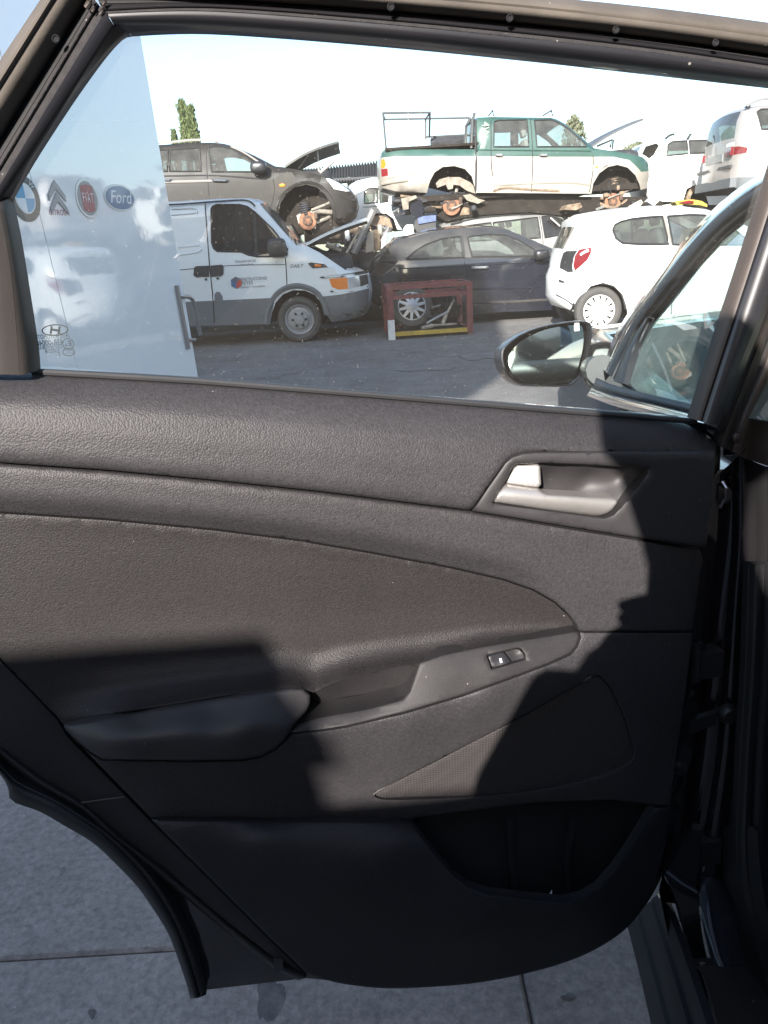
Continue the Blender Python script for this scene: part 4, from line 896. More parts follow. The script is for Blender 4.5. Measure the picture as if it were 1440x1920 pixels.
def seat_at(parent, base, fw, side, m, z0, h=.62, rear=False):
    m_ = MB(); b = np.array(base, float); fw = np.array(fw); side = np.array(side); Z = np.array([0, 0, 1.0]); wd = .25 if not rear else .60
    m_.add(*rbox(b + Z * (z0 + .09) + fw * .05, fw * .26, side * wd, Z * .09, .4))
    tl = Z * .97 - fw * .22
    m_.add(*rbox(b + Z * (z0 + .09) - fw * .22 + tl * (h / 2), tl * h / 2, side * wd * .95, (fw * .97 + Z * .22) * .07, .4))
    if not rear: m_.add(*rbox(b + Z * (z0 + .09) - fw * .22 + tl * (h + .11), tl * .085, side * .12, (fw * .97 + Z * .22) * .05, .5))
    return m_.build('seat', m, parent)
seat_at(car, B0 + AX * .35 + OUT * -.42, AX, OUT, 'cloth_seat', .42); seat_at(car, B0 + AX * .35 + OUT * -1.05, AX, OUT, 'cloth_seat', .42)
m_ = MB(); sc = B0 + AX * 1.02 + OUT * -.42 + np.array([0, 0, .98]); sa = AX * .9 + np.array([0, 0, -.42])
e1 = OUT; e2 = np.cross(sa, OUT); e2 /= np.linalg.norm(e2)
m_.lathe([(.175, -.014), (.19, 0), (.175, .014), (.162, 0), (.175, -.014)], sc, sa, e1, e2, 28)
for a_ in (0.2, math.pi - .2, -math.pi / 2): m_.tube([sc, sc + .175 * (math.cos(a_) * e1 + math.sin(a_) * e2)], .016, 8)
m_.build('steering_wheel', 'black_plastic', car)

# rear quarter behind the door opening, outside the picture
V = []; Fc = []
zz_ = [.30, .55, .80, 1.05, 1.10, 1.35, 1.52, 1.60]; of_ = [.0, .03, .03, .0, -.01, -.10, -.18, -.26]
for s_ in np.linspace(-2.2, -.80, 8):
    t = max(0, (-s_ - 1.2) / 1.0)
    for z_, o_ in zip(zz_, of_): V.append(B0 + AX * s_ + OUT * (o_ - .22 * t ** 2) + np.array([0, 0, z_ - (.10 * t if z_ > 1.2 else 0)]))
for i in range(7):
    for j in range(7): Fc.append((i * 8 + j, i * 8 + j + 1, (i + 1) * 8 + j + 1, (i + 1) * 8 + j))
new_obj('rear_quarter', V, Fc, 'dull_black', car)
seat_at(car, B0 + AX * -.55 + OUT * -.72, AX, OUT, 'cloth_seat', .42, rear=True)
m_ = MB(); m_.lathe([(.20, -.2), (.32, -.2), (.34, -.1), (.32, 0), (.22, .01), (.20, -.2)], B0 + AX * -1.25 + OUT * .02 + np.array([0, 0, .34]), OUT, AX, np.array([0, 0, 1.0]), 32); wh_ = m_.build('wheel', 'car_rubber', car)
rim_disc(wh_, B0 + AX * -1.25 + OUT * .02 + np.array([0, 0, .34]), OUT, AX, np.array([0, 0, 1.0]), .22, 'alloy')
# door mirror
MF = Frame((.43, 1.86, 0), 5.0, 9.0)
mo = [(940, 664), (945, 651), (972, 629), (1012, 613), (1050, 606), (1080, 602), (1100, 603), (1108, 608), (1110, 620), (1108, 642), (1101, 673), (1090, 702), (1076, 719), (1061, 724), (1024, 724), (982, 722), (960, 712), (947, 697), (941, 680)]
mg = [(955, 667), (975, 642), (1012, 622), (1050, 612), (1086, 609), (1095, 616), (1096, 640), (1092, 666), (1080, 706), (1068, 718), (1024, 719), (986, 717), (964, 703), (956, 686)]
md = MB(); o3 = smooth_poly(mo, 2, True); o2 = MF.poly(o3); cu, cv = np.mean([p[0] for p in o2]), np.mean([p[1] for p in o2]); n_ = len(o2); V = []; Fc = []
for sc_, w_ in ((.93, -.014), (.97, .002), (1.0, 0), (1.03, -.02), (1.03, -.06), (.96, -.10), (.78, -.135), (.45, -.155)):
    for a, b in o2: V.append(MF.pt(cu + (a - cu) * sc_, cv + (b - cv) * sc_, w_))
for i in range(7):
    for j in range(n_): j2 = (j + 1) % n_; Fc.append((i * n_ + j, i * n_ + j2, (i + 1) * n_ + j2, (i + 1) * n_ + j))
Fc.append(tuple(7 * n_ + j for j in range(n_)))
mir = new_obj('door_mirror', V, Fc, 'gloss_black', car)
gpl = MF.poly(smooth_poly(mg, 2, True)); m_ = MB(); m_.plate(gpl, MF, -.016, -.008); m_.build('mirror_glass', 'mirror_glass', mir, smooth=False)
m_ = MB(); q = MF.uv(1083, 613); m_.box(MF.pt(q[0], q[1], -.006), MF.U * .006, MF.V * .010, MF.W * .0015); m_.build('mirror_sticker', 'white_lens', mir, smooth=False)
m_ = MB(); m_.tube([MF.at(1085, 690, -.07), MF.at(1108, 690, -.07), FD.at(1128, 694, .0)], [.036, .032, .034], 12); m_.build('mirror_arm', 'black_plastic', mir)

# ------------------------------------------------------------------ tall white gate leaf with badges
gpos = on_ground(372, 712)
GP = Frame(gpos, 73.7)
gate = thing('gate_leaf', 'tall glossy white gate leaf with four round badges and a steel pull handle', 'gate', gpos)
tu, tv = GP.uv(262, 60); lean_u = tu / tv
def gu(px, py): return GP.uv(px, py)
sA = gu(84, 440); sB = gu(144, 686); sk = (sA[0] - sB[0]) / (sA[1] - sB[1]); s0 = sB[0] - sk * sB[1]
HT = 4.15
def sheet(name, u0, k0, u1, k1, w0, w1, v0=.03, v1=HT):
    m_ = MB(); m_.plate([(u0 + k0 * v0, v0), (u1 + k1 * v0, v0), (u1 + k1 * v1, v1), (u0 + k0 * v1, v1)], GP, w0, w1); return m_.build(name, 'white_gloss', gate, smooth=False)
sheet('panel_sheet', s0 + .004, sk, 0, lean_u, -.05, 0)
sheet('panel_sheet', -4.6, sk, s0 - .004, sk, -.05, 0)
m_ = MB(); m_.plate([(-4.6, .0), (-.05, .0), (lean_u * HT - .05, HT + .02), (-4.6, HT + .02)], GP, -.09, -.052); m_.build('leaf_frame', 'steel_rim', gate, smooth=False)
m_ = MB(); m_.box(GP.pt(-4.66, 2.2, -.05), GP.U * .07, GP.V * 2.2, GP.W * .07); m_.build('hinge_post', 'white_paint', gate, smooth=False)
def disc(c, rx, ry, w0, w1, n=40, r0=0, a0=0, a1=2 * math.pi): return [(c[0] + rx * math.cos(a0 + (a1 - a0) * k / n), c[1] + ry * math.sin(a0 + (a1 - a0) * k / n)) for k in range(n + (0 if abs(a1 - a0 - 2 * math.pi) < 1e-6 else 1))]
def gplate(name, poly, w0, w1, m, par): m_ = MB(); m_.plate(poly, GP, w0, w1); return m_.build(name, m, par, smooth=False)
def rpx(px, py, r): return abs(gu(px, py - r)[1] - gu(px, py + r)[1]) / 2
# quartered blue and white badge
c = gu(46, 372); r = rpx(46, 372, 44)
b1 = gplate('badge', disc(c, r, r, 0, 0), .002, .006, 'em_black', gate); b1['label'] = 'round black ringed badge quartered in blue and white'
gplate('badge_ring', disc(c, r * .66, r * .66, 0, 0), .0062, .008, 'em_silver', b1)
for q in range(4): gplate('badge_quarter', [c] + disc(c, r * .60, r * .60, 0, 0, 10, a0=q * math.pi / 2, a1=(q + 1) * math.pi / 2), .0082, .0095, 'em_blue' if q % 2 else 'em_white', b1)
for ch, an in (('B', 135), ('M', 90), ('W', 45)):
    a = R(an); text_obj('lettering', ch, 'em_white', b1, GP.pt(c[0] + .82 * r * math.cos(a), c[1] + .82 * r * math.sin(a), .0062), GP.U * math.sin(a) - GP.V * math.cos(a), GP.U * math.cos(a) + GP.V * math.sin(a), r * .34)
# double chevron badge
c = gu(105, 366); r = rpx(105, 366, 26)
def chev(c, s, dy):
    x, y = c; y += dy; return [(x - s, y - .55 * s), (x, y + .55 * s), (x + s, y - .55 * s), (x + s, y - 1.0 * s), (x, y - .12 * s), (x - s, y - 1.0 * s)]
b2 = gplate('badge', chev(c, r, .55 * r), .002, .010, 'em_grey', gate); b2['label'] = 'grey double chevron badge over red lettering'
gplate('chevron', chev(c, r, -.35 * r), .002, .010, 'em_grey', b2)
ct = gu(111, 399); text_obj('lettering', 'CITROËN', 'em_red', b2, GP.pt(ct[0], ct[1], .002), GP.U, GP.V, rpx(111, 399, 8.5) * 1.75)
# red shield badge
c = gu(163, 372); r = rpx(163, 372, 37)
b3 = gplate('badge', disc(c, r, r, 0, 0), .002, .008, 'em_silver', gate); b3['label'] = 'round silver badge with a red lettered centre'
gplate('badge_ring', disc(c, r * .86, r * .86, 0, 0), .0082, .0095, 'em_grey', b3)
gplate('shield', [(c[0] - .52 * r, c[1] + .62 * r), (c[0] - .56 * r, c[1]), (c[0] - .48 * r, c[1] - .62 * r), (c[0], c[1] - .72 * r), (c[0] + .48 * r, c[1] - .62 * r), (c[0] + .56 * r, c[1]), (c[0] + .52 * r, c[1] + .62 * r), (c[0], c[1] + .70 * r)][::-1], .0097, .011, 'em_red', b3)
text_obj('lettering', 'F I A T', 'em_white', b3, GP.pt(c[0], c[1], .0112), GP.U, GP.V, r * .70, sx=.48)
# blue oval badge
c = gu(224, 371); r = rpx(224, 371, 25)
b4 = gplate('badge', disc(c, 2.15 * r, r, 0, 0), .002, .006, 'em_silver', gate); b4['label'] = 'blue oval badge with white script lettering'
gplate('badge_face', disc(c, 2.15 * r * .955, r * .93, 0, 0), .0062, .008, 'em_white', b4)
gplate('badge_field', disc(c, 2.15 * r * .92, r * .87, 0, 0), .0082, .0095, 'em_navy', b4)
text_obj('lettering', 'Ford', 'em_white', b4, GP.pt(c[0], c[1], .0097), GP.U, GP.V, r * 1.35, shear=.28, sx=1.15)
# pull handle at the free edge
hd = MB(); hd.tube([GP.at(331, 535, .02), GP.at(342, 595, .02), GP.at(353, 654, .02)], .026, 10); ho = hd.build('handle_plate', 'steel_tube', gate)
hd = MB(); hd.tube([GP.at(336, 555, .02), GP.at(355, 557, .02), GP.at(361, 562, .02), GP.at(376, 628, .02)], .022, 10); hd.build('pull_bar', 'steel_tube', gate)
hd = MB(); hd.tube([GP.at(351, 637, .02), GP.at(366, 637, .02)], .02, 10); hd.build('standoff', 'steel_tube', gate)
# ------------------------------------------------------------------ vehicles in the yard
class Car:
    """a vehicle built from its side outline: curved side sheets, a skin across, glass, lamps, wheels"""
    def __init__(s, name, label, cat, fr, width, outline, belt, group=None, edge=.07, end=.22, endR=.55, tumble=.30, base=0.0, arch=()):
        s.fr, s.width, s.edge, s.end, s.endR, s.tumble = fr, width, edge, end, endR, tumble
        s.px = outline; s.uvs = [fr.uv(p[0], p[1]) for p in outline]; s.tags = [p[2] if len(p) > 2 else 'b' for p in outline]
        # subdivide keeping tags
        P = []; T = []; n = len(s.uvs)
        for i in range(n):
            a = s.uvs[i]; b = s.uvs[(i + 1) % n]; k = max(1, int(math.hypot(b[0] - a[0], b[1] - a[1]) / .10))
            for j in range(k): P.append((a[0] + (b[0] - a[0]) * j / k, a[1] + (b[1] - a[1]) * j / k)); T.append(s.tags[i])
        s.P, s.T = P, T
        A = np.array(P); s.u0, s.u1 = A[:, 0].min(), A[:, 0].max(); s.belt = fr.uv(*belt)[1]
        s.root = thing(name, label, cat, fr.pt((s.u0 + s.u1) / 2, base - fr.O[2], -width / 2), group)
    def inset(s, u, v):
        u = np.asarray(u, float); v = np.asarray(v, float)
        d = dist_poly(s.P, u, v, skip=[t in 'da' for t in s.T]); r = s.edge
        q = np.clip(1 - d / r, 0, 1); w_ = r * (1 - np.sqrt(np.clip(1 - q * q, 0, 1)))
        h = np.clip(v - s.belt, 0, None); w_ = w_ + s.tumble * h ** 1.1
        l = np.clip(s.belt - v, 0, None); w_ = w_ + .05 * l ** 2 + .012 * np.exp(-(l / .05) ** 2)
        e = np.clip(1 - np.minimum(u - s.u0, s.u1 - u) / s.endR, 0, 1); return w_ + s.end * e ** 2.2
    def surf(s, px, py, out=0.0):
        u, v = s.fr.uv(px, py); i = float(s.inset([u], [v])[0]); return s.fr.pt(u, v, -i + out)
    def body(s, paint, regions=(), second=None, under='underside', sp=.11, far=True):
        """regions: (part name or 'slot', outline px, material, both sides?)"""
        regs = [(n_, [tuple(q) for q in subdiv([s.fr.uv(*p) for p in pl], .09)], m_, both) for n_, pl, m_, both in regions]
        P, T, c = cdt(s.P, [r_[1] for r_ in regs], sp)
        reg = np.full(len(T), -1)
        for k, r_ in sorted(enumerate(regs), key=lambda q: q[1][0] != 'slot'): reg[inside(r_[1], c[:, 0], c[:, 1])] = k
        ins = s.inset(P[:, 0], P[:, 1])
        near = [s.fr.pt(a, b, -i) for (a, b), i in zip(P, ins)]
        farp = [s.fr.pt(a, b, -s.width + i) for (a, b), i in zip(P, ins)]
        a, b, c_ = (near[i] for i in T[0])
        Tn = T if np.cross(b - a, c_ - a) @ s.fr.W > 0 else T[:, ::-1]
        mats = [paint, under] + ([second] if second else []); mb = MB()
        slots = {}
        for k, r_ in enumerate(regs):
            if r_[0] == 'slot':
                if r_[2] not in mats: mats.append(r_[2])
                slots[k] = mats.index(r_[2])
        isb = np.array([(x == -1) or (x in slots) for x in reg])
        for side, V, Tt in (('n', near, Tn), ('f', farp, Tn[:, ::-1])):
            keep = isb if side == 'n' else np.array([(x == -1) or (x in slots) or not regs[x][3] for x in reg])
            for sl in sorted(set(slots.get(x, 0) for x in reg[keep])):
                kk = keep & np.array([slots.get(x, 0) == sl for x in reg])
                if not kk.any(): continue
                u, q = compact(Tt[kk]); mb.cur = sl; mb.add([V[i] for i in u], [tuple(t) for t in q])
        # skin across the width
        ip = s.inset([p[0] for p in s.P], [p[1] for p in s.P]); n = len(s.P); ts = [0, .04, .15, .35, .5, .65, .85, .96, 1]
        ar = sum(s.P[i][0] * s.P[(i + 1) % n][1] - s.P[(i + 1) % n][0] * s.P[i][1] for i in range(n)); sg = 1 if ar > 0 else -1
        extra = {}
        def rowpts(i):
            p0, p1, p2 = s.P[(i - 1) % n], s.P[i], s.P[(i + 1) % n]; nx, ny = sg * (p2[1] - p0[1]), -sg * (p2[0] - p0[0]); l = math.hypot(nx, ny) + 1e-9; nx /= l; ny /= l
            cr = .05 if s.T[i] not in 'da' and s.T[(i - 1) % n] not in 'da' else 0
            out = []
            for t in ts:
                k = cr * (1 - (2 * t - 1) ** 2); out.append(s.fr.pt(p1[0] + nx * k, p1[1] + ny * k, -ip[i] * (1 - 2 * t) - s.width * t))
            return out
        rows = [rowpts(i) for i in range(n)]; m1 = len(ts)
        for i in range(n):
            tg = s.T[i]
            if tg == 'x': continue
            q = rows[i] + rows[(i + 1) % n]
            Fc = [(j, j + 1, m1 + j + 1, m1 + j) for j in range(m1 - 1)]
            if tg in 'gG': extra.setdefault(tg, MB()).add(q[1:m1 - 1] + q[m1 + 1:2 * m1 - 1], [(j, j + 1, m1 - 2 + j + 1, m1 - 2 + j) for j in range(m1 - 3)]); Fc = [(0, 1, m1 + 1, m1), (m1 - 2, m1 - 1, 2 * m1 - 1, 2 * m1 - 2)]
            mb.cur = 1 if tg in 'da' else (2 if tg == 'p' and second else 0); mb.add(q, Fc)
        i = 0
        runs = []; idx = [k for k in range(n) if s.T[k] == 'a']
        for k in idx:
            if runs and runs[-1][-1] == k - 1: runs[-1].append(k)
            else: runs.append([k])
        for run in runs:
            pl = [s.P[k] for k in run] + [s.P[(run[-1] + 1) % n]]
            for w_ in (-.38, -s.width + .38): mb.cur = 1; mb.add([s.fr.pt(a, b, w_) for a, b in pl], [tuple(range(len(pl)))])
        bo = mb.build('body', mats, s.root, ang=40); bo.data.validate()
        # weld for smooth shading
        bm = bmesh.new(); bm.from_mesh(bo.data); bmesh.ops.remove_doubles(bm, verts=bm.verts, dist=.0008); bmesh.ops.recalc_face_normals(bm, faces=bm.faces); bm.to_mesh(bo.data); bm.free(); bo.data.set_sharp_from_angle(angle=R(40))
        for tg, e in extra.items(): e.build('windscreen' if tg == 'g' else 'rear_window', 'clear_car_glass' if tg == 'g' else 'car_glass', s.root)
        for k, r_ in enumerate(regs):
            if r_[0] == 'slot': continue
            kk = reg == k
            if not kk.any(): continue
            for side in ((0, 1) if r_[3] else (0,)):
                u, q = compact((Tn if side == 0 else Tn[:, ::-1])[kk]); V = near if side == 0 else farp
                o_ = new_obj(r_[0], [V[i] + s.fr.W * (.002 if side == 0 else -.002) for i in u], q, r_[2], s.root)
                if r_[0] in ('window', 'side_window'):
                    rim = MB(); pts = [V0 for V0 in r_[1]]; ii = s.inset([p[0] for p in pts], [p[1] for p in pts])
                    L3 = [s.fr.pt(p[0], p[1], (-i + .004) if side == 0 else (-s.width + i - .004)) for p, i in zip(pts, ii)]
                    rim.tube(L3 + [L3[0]], .013, 6, False); rim.build('window_seal', 'seal_black', o_)
        s.bodyo = bo; return bo
    def line(s, name, pts, r=.006, m='seam_dark', out=.001):
        P = smooth_poly(pts, 4); m_ = MB(); m_.tube([s.surf(a, b, out) for a, b in P], r, 5); return m_.build(name, m, s.root)
    def patch(s, name, pl, m, out=.008, thick=.02, parent=None, smooth=False):
        """a raised piece lying on the side: lamp, handle plate, moulding"""
        if smooth: pl = smooth_poly(pl, 3, True)
        n = len(pl); top = [s.surf(a, b, out) for a, b in pl]; bot = [s.surf(a, b, out - thick) for a, b in pl]
        c = sum(top) / n; m_ = MB(); m_.add(top + bot + [c + s.fr.W * out * .4], [(i, (i + 1) % n, 2 * n) for i in range(n)] + [(i, n + i, n + (i + 1) % n, (i + 1) % n) for i in range(n)])
        o_ = m_.build(name, m, parent or s.root, ang=60); return o_
    def handle(s, x0, y0, x1, y1, m='black_plastic', r=.016):
        m_ = MB(); a, b, c_, d = s.surf(x0, y0, .0), s.surf(x0 + (x1 - x0) * .15, y0 + (y1 - y0) * .15, .04), s.surf(x0 + (x1 - x0) * .85, y0 + (y1 - y0) * .85, .04), s.surf(x1, y1, .0)
        m_.tube([a, b, c_, d], r, 8); return m_.build('door_handle', m, s.root)
    def mirror(s, x0, y0, x1, y1, m='black_plastic', d=.16):
        fr = s.fr; a = s.surf((x0 + x1) / 2, (y0 + y1) / 2, 0); sc = abs(fr.uv(x1, y0)[0] - fr.uv(x0, y0)[0]) / 2; sh = abs(fr.uv(x0, y1)[1] - fr.uv(x0, y0)[1]) / 2
        m_ = MB(); m_.add(*rbox(a + fr.W * d, fr.U * sc, fr.V * sh, fr.W * .09, .6)); m_.tube([a - fr.V * sh * .4, a + fr.W * d - fr.V * sh * .4], .022, 8); return m_.build('wing_mirror', m, s.root)
    def wheel(s, px, py, rp, kind='cover', depth=.03, tyre='car_rubber', ground=None, turn=0.0, both=True):
        fr = s.fr; u, v = fr.uv(px, py); r = abs(fr.uv(px, py + rp)[1] - v)
        if ground is not None: v = ground + r
        for side in (0, 1) if both else (0,):
            w_ = -depth if side == 0 else -s.width + depth; W = fr.W if side == 0 else -fr.W; c = fr.pt(u, v, w_); tw = .20
            ca, sa = math.cos(turn), math.sin(turn); Wd = W * ca + fr.U * sa; Ud = fr.U * ca - W * sa
            m_ = MB(); m_.lathe([(r * .66, -tw), (r * .9, -tw), (r * .98, -tw * .8), (r, -tw * .5), (r * .99, -tw * .2), (r * .94, -.01), (r * .82, .008), (r * .70, .0), (r * .66, -.012), (r * .66, -tw)], c, Wd, Ud, fr.V, 40)
            wo = m_.build('wheel', tyre, s.root)
            rim_disc(wo, c, Wd, Ud, fr.V, r * .67, kind)
        return c, r
    def hub(s, px, py, rp, depth=.14, m='rust_disc', both=True):
        fr = s.fr; u, v = fr.uv(px, py, -depth); r = abs(fr.uv(px, py + rp, -depth)[1] - v)
        for side in (0, 1) if both else (0,):
            c = fr.pt(u, v, -depth if side == 0 else -s.width + depth); W = fr.W if side == 0 else -fr.W
            m_ = MB(); m_.lathe([(0, .035), (r * .20, .035), (r * .22, .022), (r * .50, .022), (r * .54, .0), (r * .97, .0), (r, -.006), (r, -.03), (r * .4, -.03), (0, -.06)], c, W, fr.U, fr.V, 30)
            ho_ = m_.build('brake_disc', m, s.root)
            hb = MB(); hb.lathe([(r * .30, .0225), (r * .30, .026), (r * .52, .026), (r * .56, .0015), (r * .60, .0015)], c, W, fr.U, fr.V, 24); hb.build('hub_ring', 'hub_iron', ho_)
            for k in range(5):
                a = 2 * math.pi * k / 5 + .3; st = MB(); q = c + W * .022 + r * .37 * (math.cos(a) * fr.U + math.sin(a) * fr.V); st.tube([q, q + W * .03], r * .055, 6); st.build('wheel_stud', 'hub_iron', ho_)
            cal = MB(); cal.add(*rbox(c + fr.U * r * .98 + fr.V * r * .45, fr.U * r * .20, fr.V * r * .42, W * .06, .5)); cal.build('brake_caliper', 'hub_iron', ho_)
        return fr.pt(u, v, -depth), r
    def spring(s, px, py0, py1, rp, depth=.2, m='scrap_dark'):
        a = s.fr.at(px, py0, -depth); b = s.fr.at(px, py1, -depth); r = abs(s.fr.uv(px + rp, py0, -depth)[0] - s.fr.uv(px, py0, -depth)[0]); k = 60
        m_ = MB(); m_.tube([a + (b - a) * i / k + r * (math.cos(i * .55) * s.fr.U + math.sin(i * .55) * s.fr.W) for i in range(k + 1)], r * .16, 6); return m_.build('coil_spring', m, s.root)
    def arm(s, name, pts, r, m, depth=.2, n=8):
        m_ = MB(); m_.tube([s.fr.at(p[0], p[1], -(p[2] if len(p) > 2 else depth)) for p in pts], r, n); return m_.build(name, m, s.root)
    def junk(s, name, pl, m, depth=.2, thick=.05, bend=0.0):
        m_ = MB(); m_.plate(s.fr.poly(pl, -depth), s.fr, -depth - thick, -depth); return m_.build(name, m, s.root, smooth=False)
    def hood(s, hx, hy, tx, ty, m, inset=.10, name='bonnet', under='scrap_dark', thick=.035, bow=.05, ins2=.0):
        fr = s.fr; a = np.array(fr.uv(hx, hy)); b = np.array(fr.uv(tx, ty)); d = b - a; nrm = np.array([-d[1], d[0]]) / np.hypot(*d)
        if nrm[1] < 0: nrm = -nrm
        V = []; Fc = []; ni, nj = 8, 8
        for side in (0, 1):
            for i in range(ni + 1):
                t = i / ni
                for j in range(nj + 1):
                    q = j / nj; p = a + d * t + nrm * (bow * math.sin(math.pi * (.15 + .85 * t)) * .6 + .03 * math.sin(math.pi * q) - side * thick); ii = inset + ins2 * t + .05 * t ** 4
                    V.append(fr.pt(p[0], p[1], -(ii + (s.width - 2 * ii) * q)))
        k = (ni + 1) * (nj + 1); m1 = nj + 1
        mb = MB()
        top_ = [(i * m1 + j, (i + 1) * m1 + j, (i + 1) * m1 + j + 1, i * m1 + j + 1) for i in range(ni) for j in range(nj)]
        bot_ = [tuple(k + x for x in f_[::-1]) for f_ in top_]
        rim_ = [(i * m1, k + i * m1, k + (i + 1) * m1, (i + 1) * m1) for i in range(ni)] + [(i * m1 + nj, (i + 1) * m1 + nj, k + (i + 1) * m1 + nj, k + i * m1 + nj) for i in range(ni)]
        rim_ += [(ni * m1 + j, k + ni * m1 + j, k + ni * m1 + j + 1, ni * m1 + j + 1) for j in range(nj)] + [(j, j + 1, k + j + 1, k + j) for j in range(nj)]
        mi = [0] * len(top_) + [1] * len(bot_) + [0] * len(rim_)
        return new_obj(name, V, top_ + bot_ + rim_, [m, under], s.root, True, mi, 40)
    def cabin(s, seats, m='cloth_seat', floor=True, lo=.32, facing=1):
        fr = s.fr; v0 = s.belt - lo - .30
        if floor:
            u_ = [fr.uv(*p)[0] for p in seats]; m_ = MB(); m_.box(fr.pt((min(u_) + max(u_)) / 2, s.belt - lo - .32, -s.width / 2), fr.U * ((max(u_) - min(u_)) / 2 + .5), fr.V * .02, fr.W * (s.width / 2 - .12)); m_.build('cabin_floor', 'cabin_dark', s.root, smooth=False)
        for p in seats:
            u = fr.uv(*p)[0]
            for q in (.28, .72): seat_at(s.root, fr.pt(u, 0, -s.width * q), fr.U * facing, fr.W, m, s.belt - lo - .30, h=.60)

def car_frame(px, y, az=0.0):
    """vertical side plane through the point seen at px at distance y ahead"""
    x = (ray(px, 470)[0] / ray(px, 470)[1]) * y; return Frame((x, y, 0), az)

# ---- white panel van
fr = car_frame(520, 11.62, 0)
van = Car('white_van', 'white panel van with grey lower cladding and raised bonnet', 'van', fr, 1.98,
          [(150, 384), (315, 378), (400, 373), (452, 372), (472, 375), (482, 381, 'g'), (553, 461), (570, 459, 'x'), (598, 473, 'x'), (648, 507), (668, 512), (688, 520), (692, 545), (691, 577), (684, 590), (668, 598), (622, 606, 'd'),
           (611, 590, 'a'), (604, 570, 'a'), (590, 553, 'a'), (572, 545, 'a'), (550, 544, 'a'), (530, 552, 'a'), (516, 568, 'a'), (509, 590, 'a'), (506, 608, 'd'), (150, 616, 'b')], (450, 480), edge=.07, end=.20, endR=.5, tumble=.16)
vwin = [(393, 392), (396, 386), (404, 383), (447, 383), (462, 387), (476, 397), (510, 429), (534, 459), (539, 468), (538, 477), (530, 481), (481, 481), (466, 478), (452, 472), (407, 471), (400, 466), (396, 455)]
van.body('van_white', [('side_window', vwin, 'tinted_car_glass', True),
    ('slot', [(100, 580), (351, 566), (506, 559), (514, 566), (506, 612), (100, 625)], 'van_cladding', True),
    ('slot', [(598, 557), (640, 552), (700, 541), (700, 600), (620, 612), (608, 588)], 'van_cladding', True),
    ('headlamp', [(652, 521), (672, 518), (674, 538), (654, 542)], 'clear_lens', True),
    ('indicator', [(617, 523), (651, 520), (653, 542), (634, 543), (622, 538)], 'amber_lens', True)])
van.line('arch_trim', [(500, 608), (504, 575), (518, 552), (536, 540), (556, 536), (578, 540), (596, 551), (606, 568), (613, 590)], .045, 'van_cladding', -.01)
van.line('roof_gutter', [(150, 388), (315, 383), (400, 377), (450, 374), (468, 378), (476, 386)], .012, 'seam_dark')
van.line('door_seam', [(381, 380), (386, 430), (392, 490), (398, 550), (401, 606)], .008); van.line('door_seam', [(535, 483), (537, 510), (538, 538)], .007); van.line('body_crease', [(330, 507), (430, 498), (536, 496)], .006, 'van_cladding')
for pts in ([(318, 391), (360, 390), (367, 396), (366, 400)], [(318, 403), (364, 399)], [(330, 479), (370, 473), (377, 466)], [(332, 464), (372, 460)]): van.line('panel_groove', pts, .010, 'van_white', .003)
van.patch('handle_plate', [(364, 502), (368, 499), (392, 498), (392, 519), (368, 520), (363, 516)], 'black_plastic', .012, .03); van.patch('handle_plate', [(395, 498), (416, 496), (419, 500), (419, 514), (414, 518), (395, 519)], 'black_plastic', .012, .03)
for q in ((386, 524), (408, 522)): van.patch('door_lock', [(q[0] - 2, q[1] - 2), (q[0] + 2, q[1] - 2), (q[0] + 2, q[1] + 2), (q[0] - 2, q[1] + 2)], 'black_plastic', .008, .02)
van.patch('fuel_flap', [(402, 566), (402, 552), (406, 547), (412, 548), (417, 556), (418, 566)], 'van_cladding', .006, .02)
van.mirror(503, 446, 539, 483, d=.14)
van.patch('side_repeater', [(577, 494), (583, 492), (608, 495), (615, 501), (586, 503)], 'black_plastic', .010, .02); van.patch('repeater_lens', [(590, 495), (602, 496), (603, 500), (590, 500)], 'amber_lens', .018, .02)
van.patch('lamp_trim', [(599, 519), (640, 515), (690, 507), (690, 513), (640, 520), (602, 522)], 'black_plastic', .012, .03); van.patch('lamp_trim', [(619, 545), (660, 543), (690, 537), (690, 540), (660, 547), (620, 548)], 'black_plastic', .012, .03)
van.patch('grille_corner', [(674, 518), (689, 515), (691, 533), (676, 538)], 'black_plastic', .010, .03)
van.patch('bumper_slot', [(646, 588), (676, 583), (682, 586), (650, 592)], 'black_plastic', .004, .02)
van.wheel(561, 599, 43, 'steel', depth=.05, ground=0.0); van.wheel(170, 620, 43, 'steel', depth=.05, ground=0.0)
van.hood(572, 459, 688, 408, 'van_white', inset=.12, bow=.06)
van.arm('bonnet_strut', [(650, 474, .35), (676, 426, .35)], .02, 'grey_paint')
van.arm('bonnet_strut', [(612, 460, .5), (640, 470, .5)], .03, 'cream_paint')
m_ = MB(); e_ = fr.at(612, 500, -.9); m_.add(*rbox(e_, fr.U * .42, fr.V * .22, fr.W * .62, .5))
for k in range(14): m_.tube([e_ + fr.U * random.uniform(-.4, .4) + fr.W * random.uniform(-.6, .6) + fr.V * .1, e_ + fr.U * random.uniform(-.4, .4) + fr.W * random.uniform(-.6, .6) + fr.V * random.uniform(.2, .32)], random.uniform(.02, .05), 7)
m_.build('engine', 'scrap_dark', van.root)
van.cabin([(440, 480)], lo=.25)
m_ = MB(); m_.box(fr.at(392, 450, -.99), fr.U * .02, fr.V * .42, fr.W * .8); m_.build('bulkhead', 'cabin_dark', van.root, smooth=False)
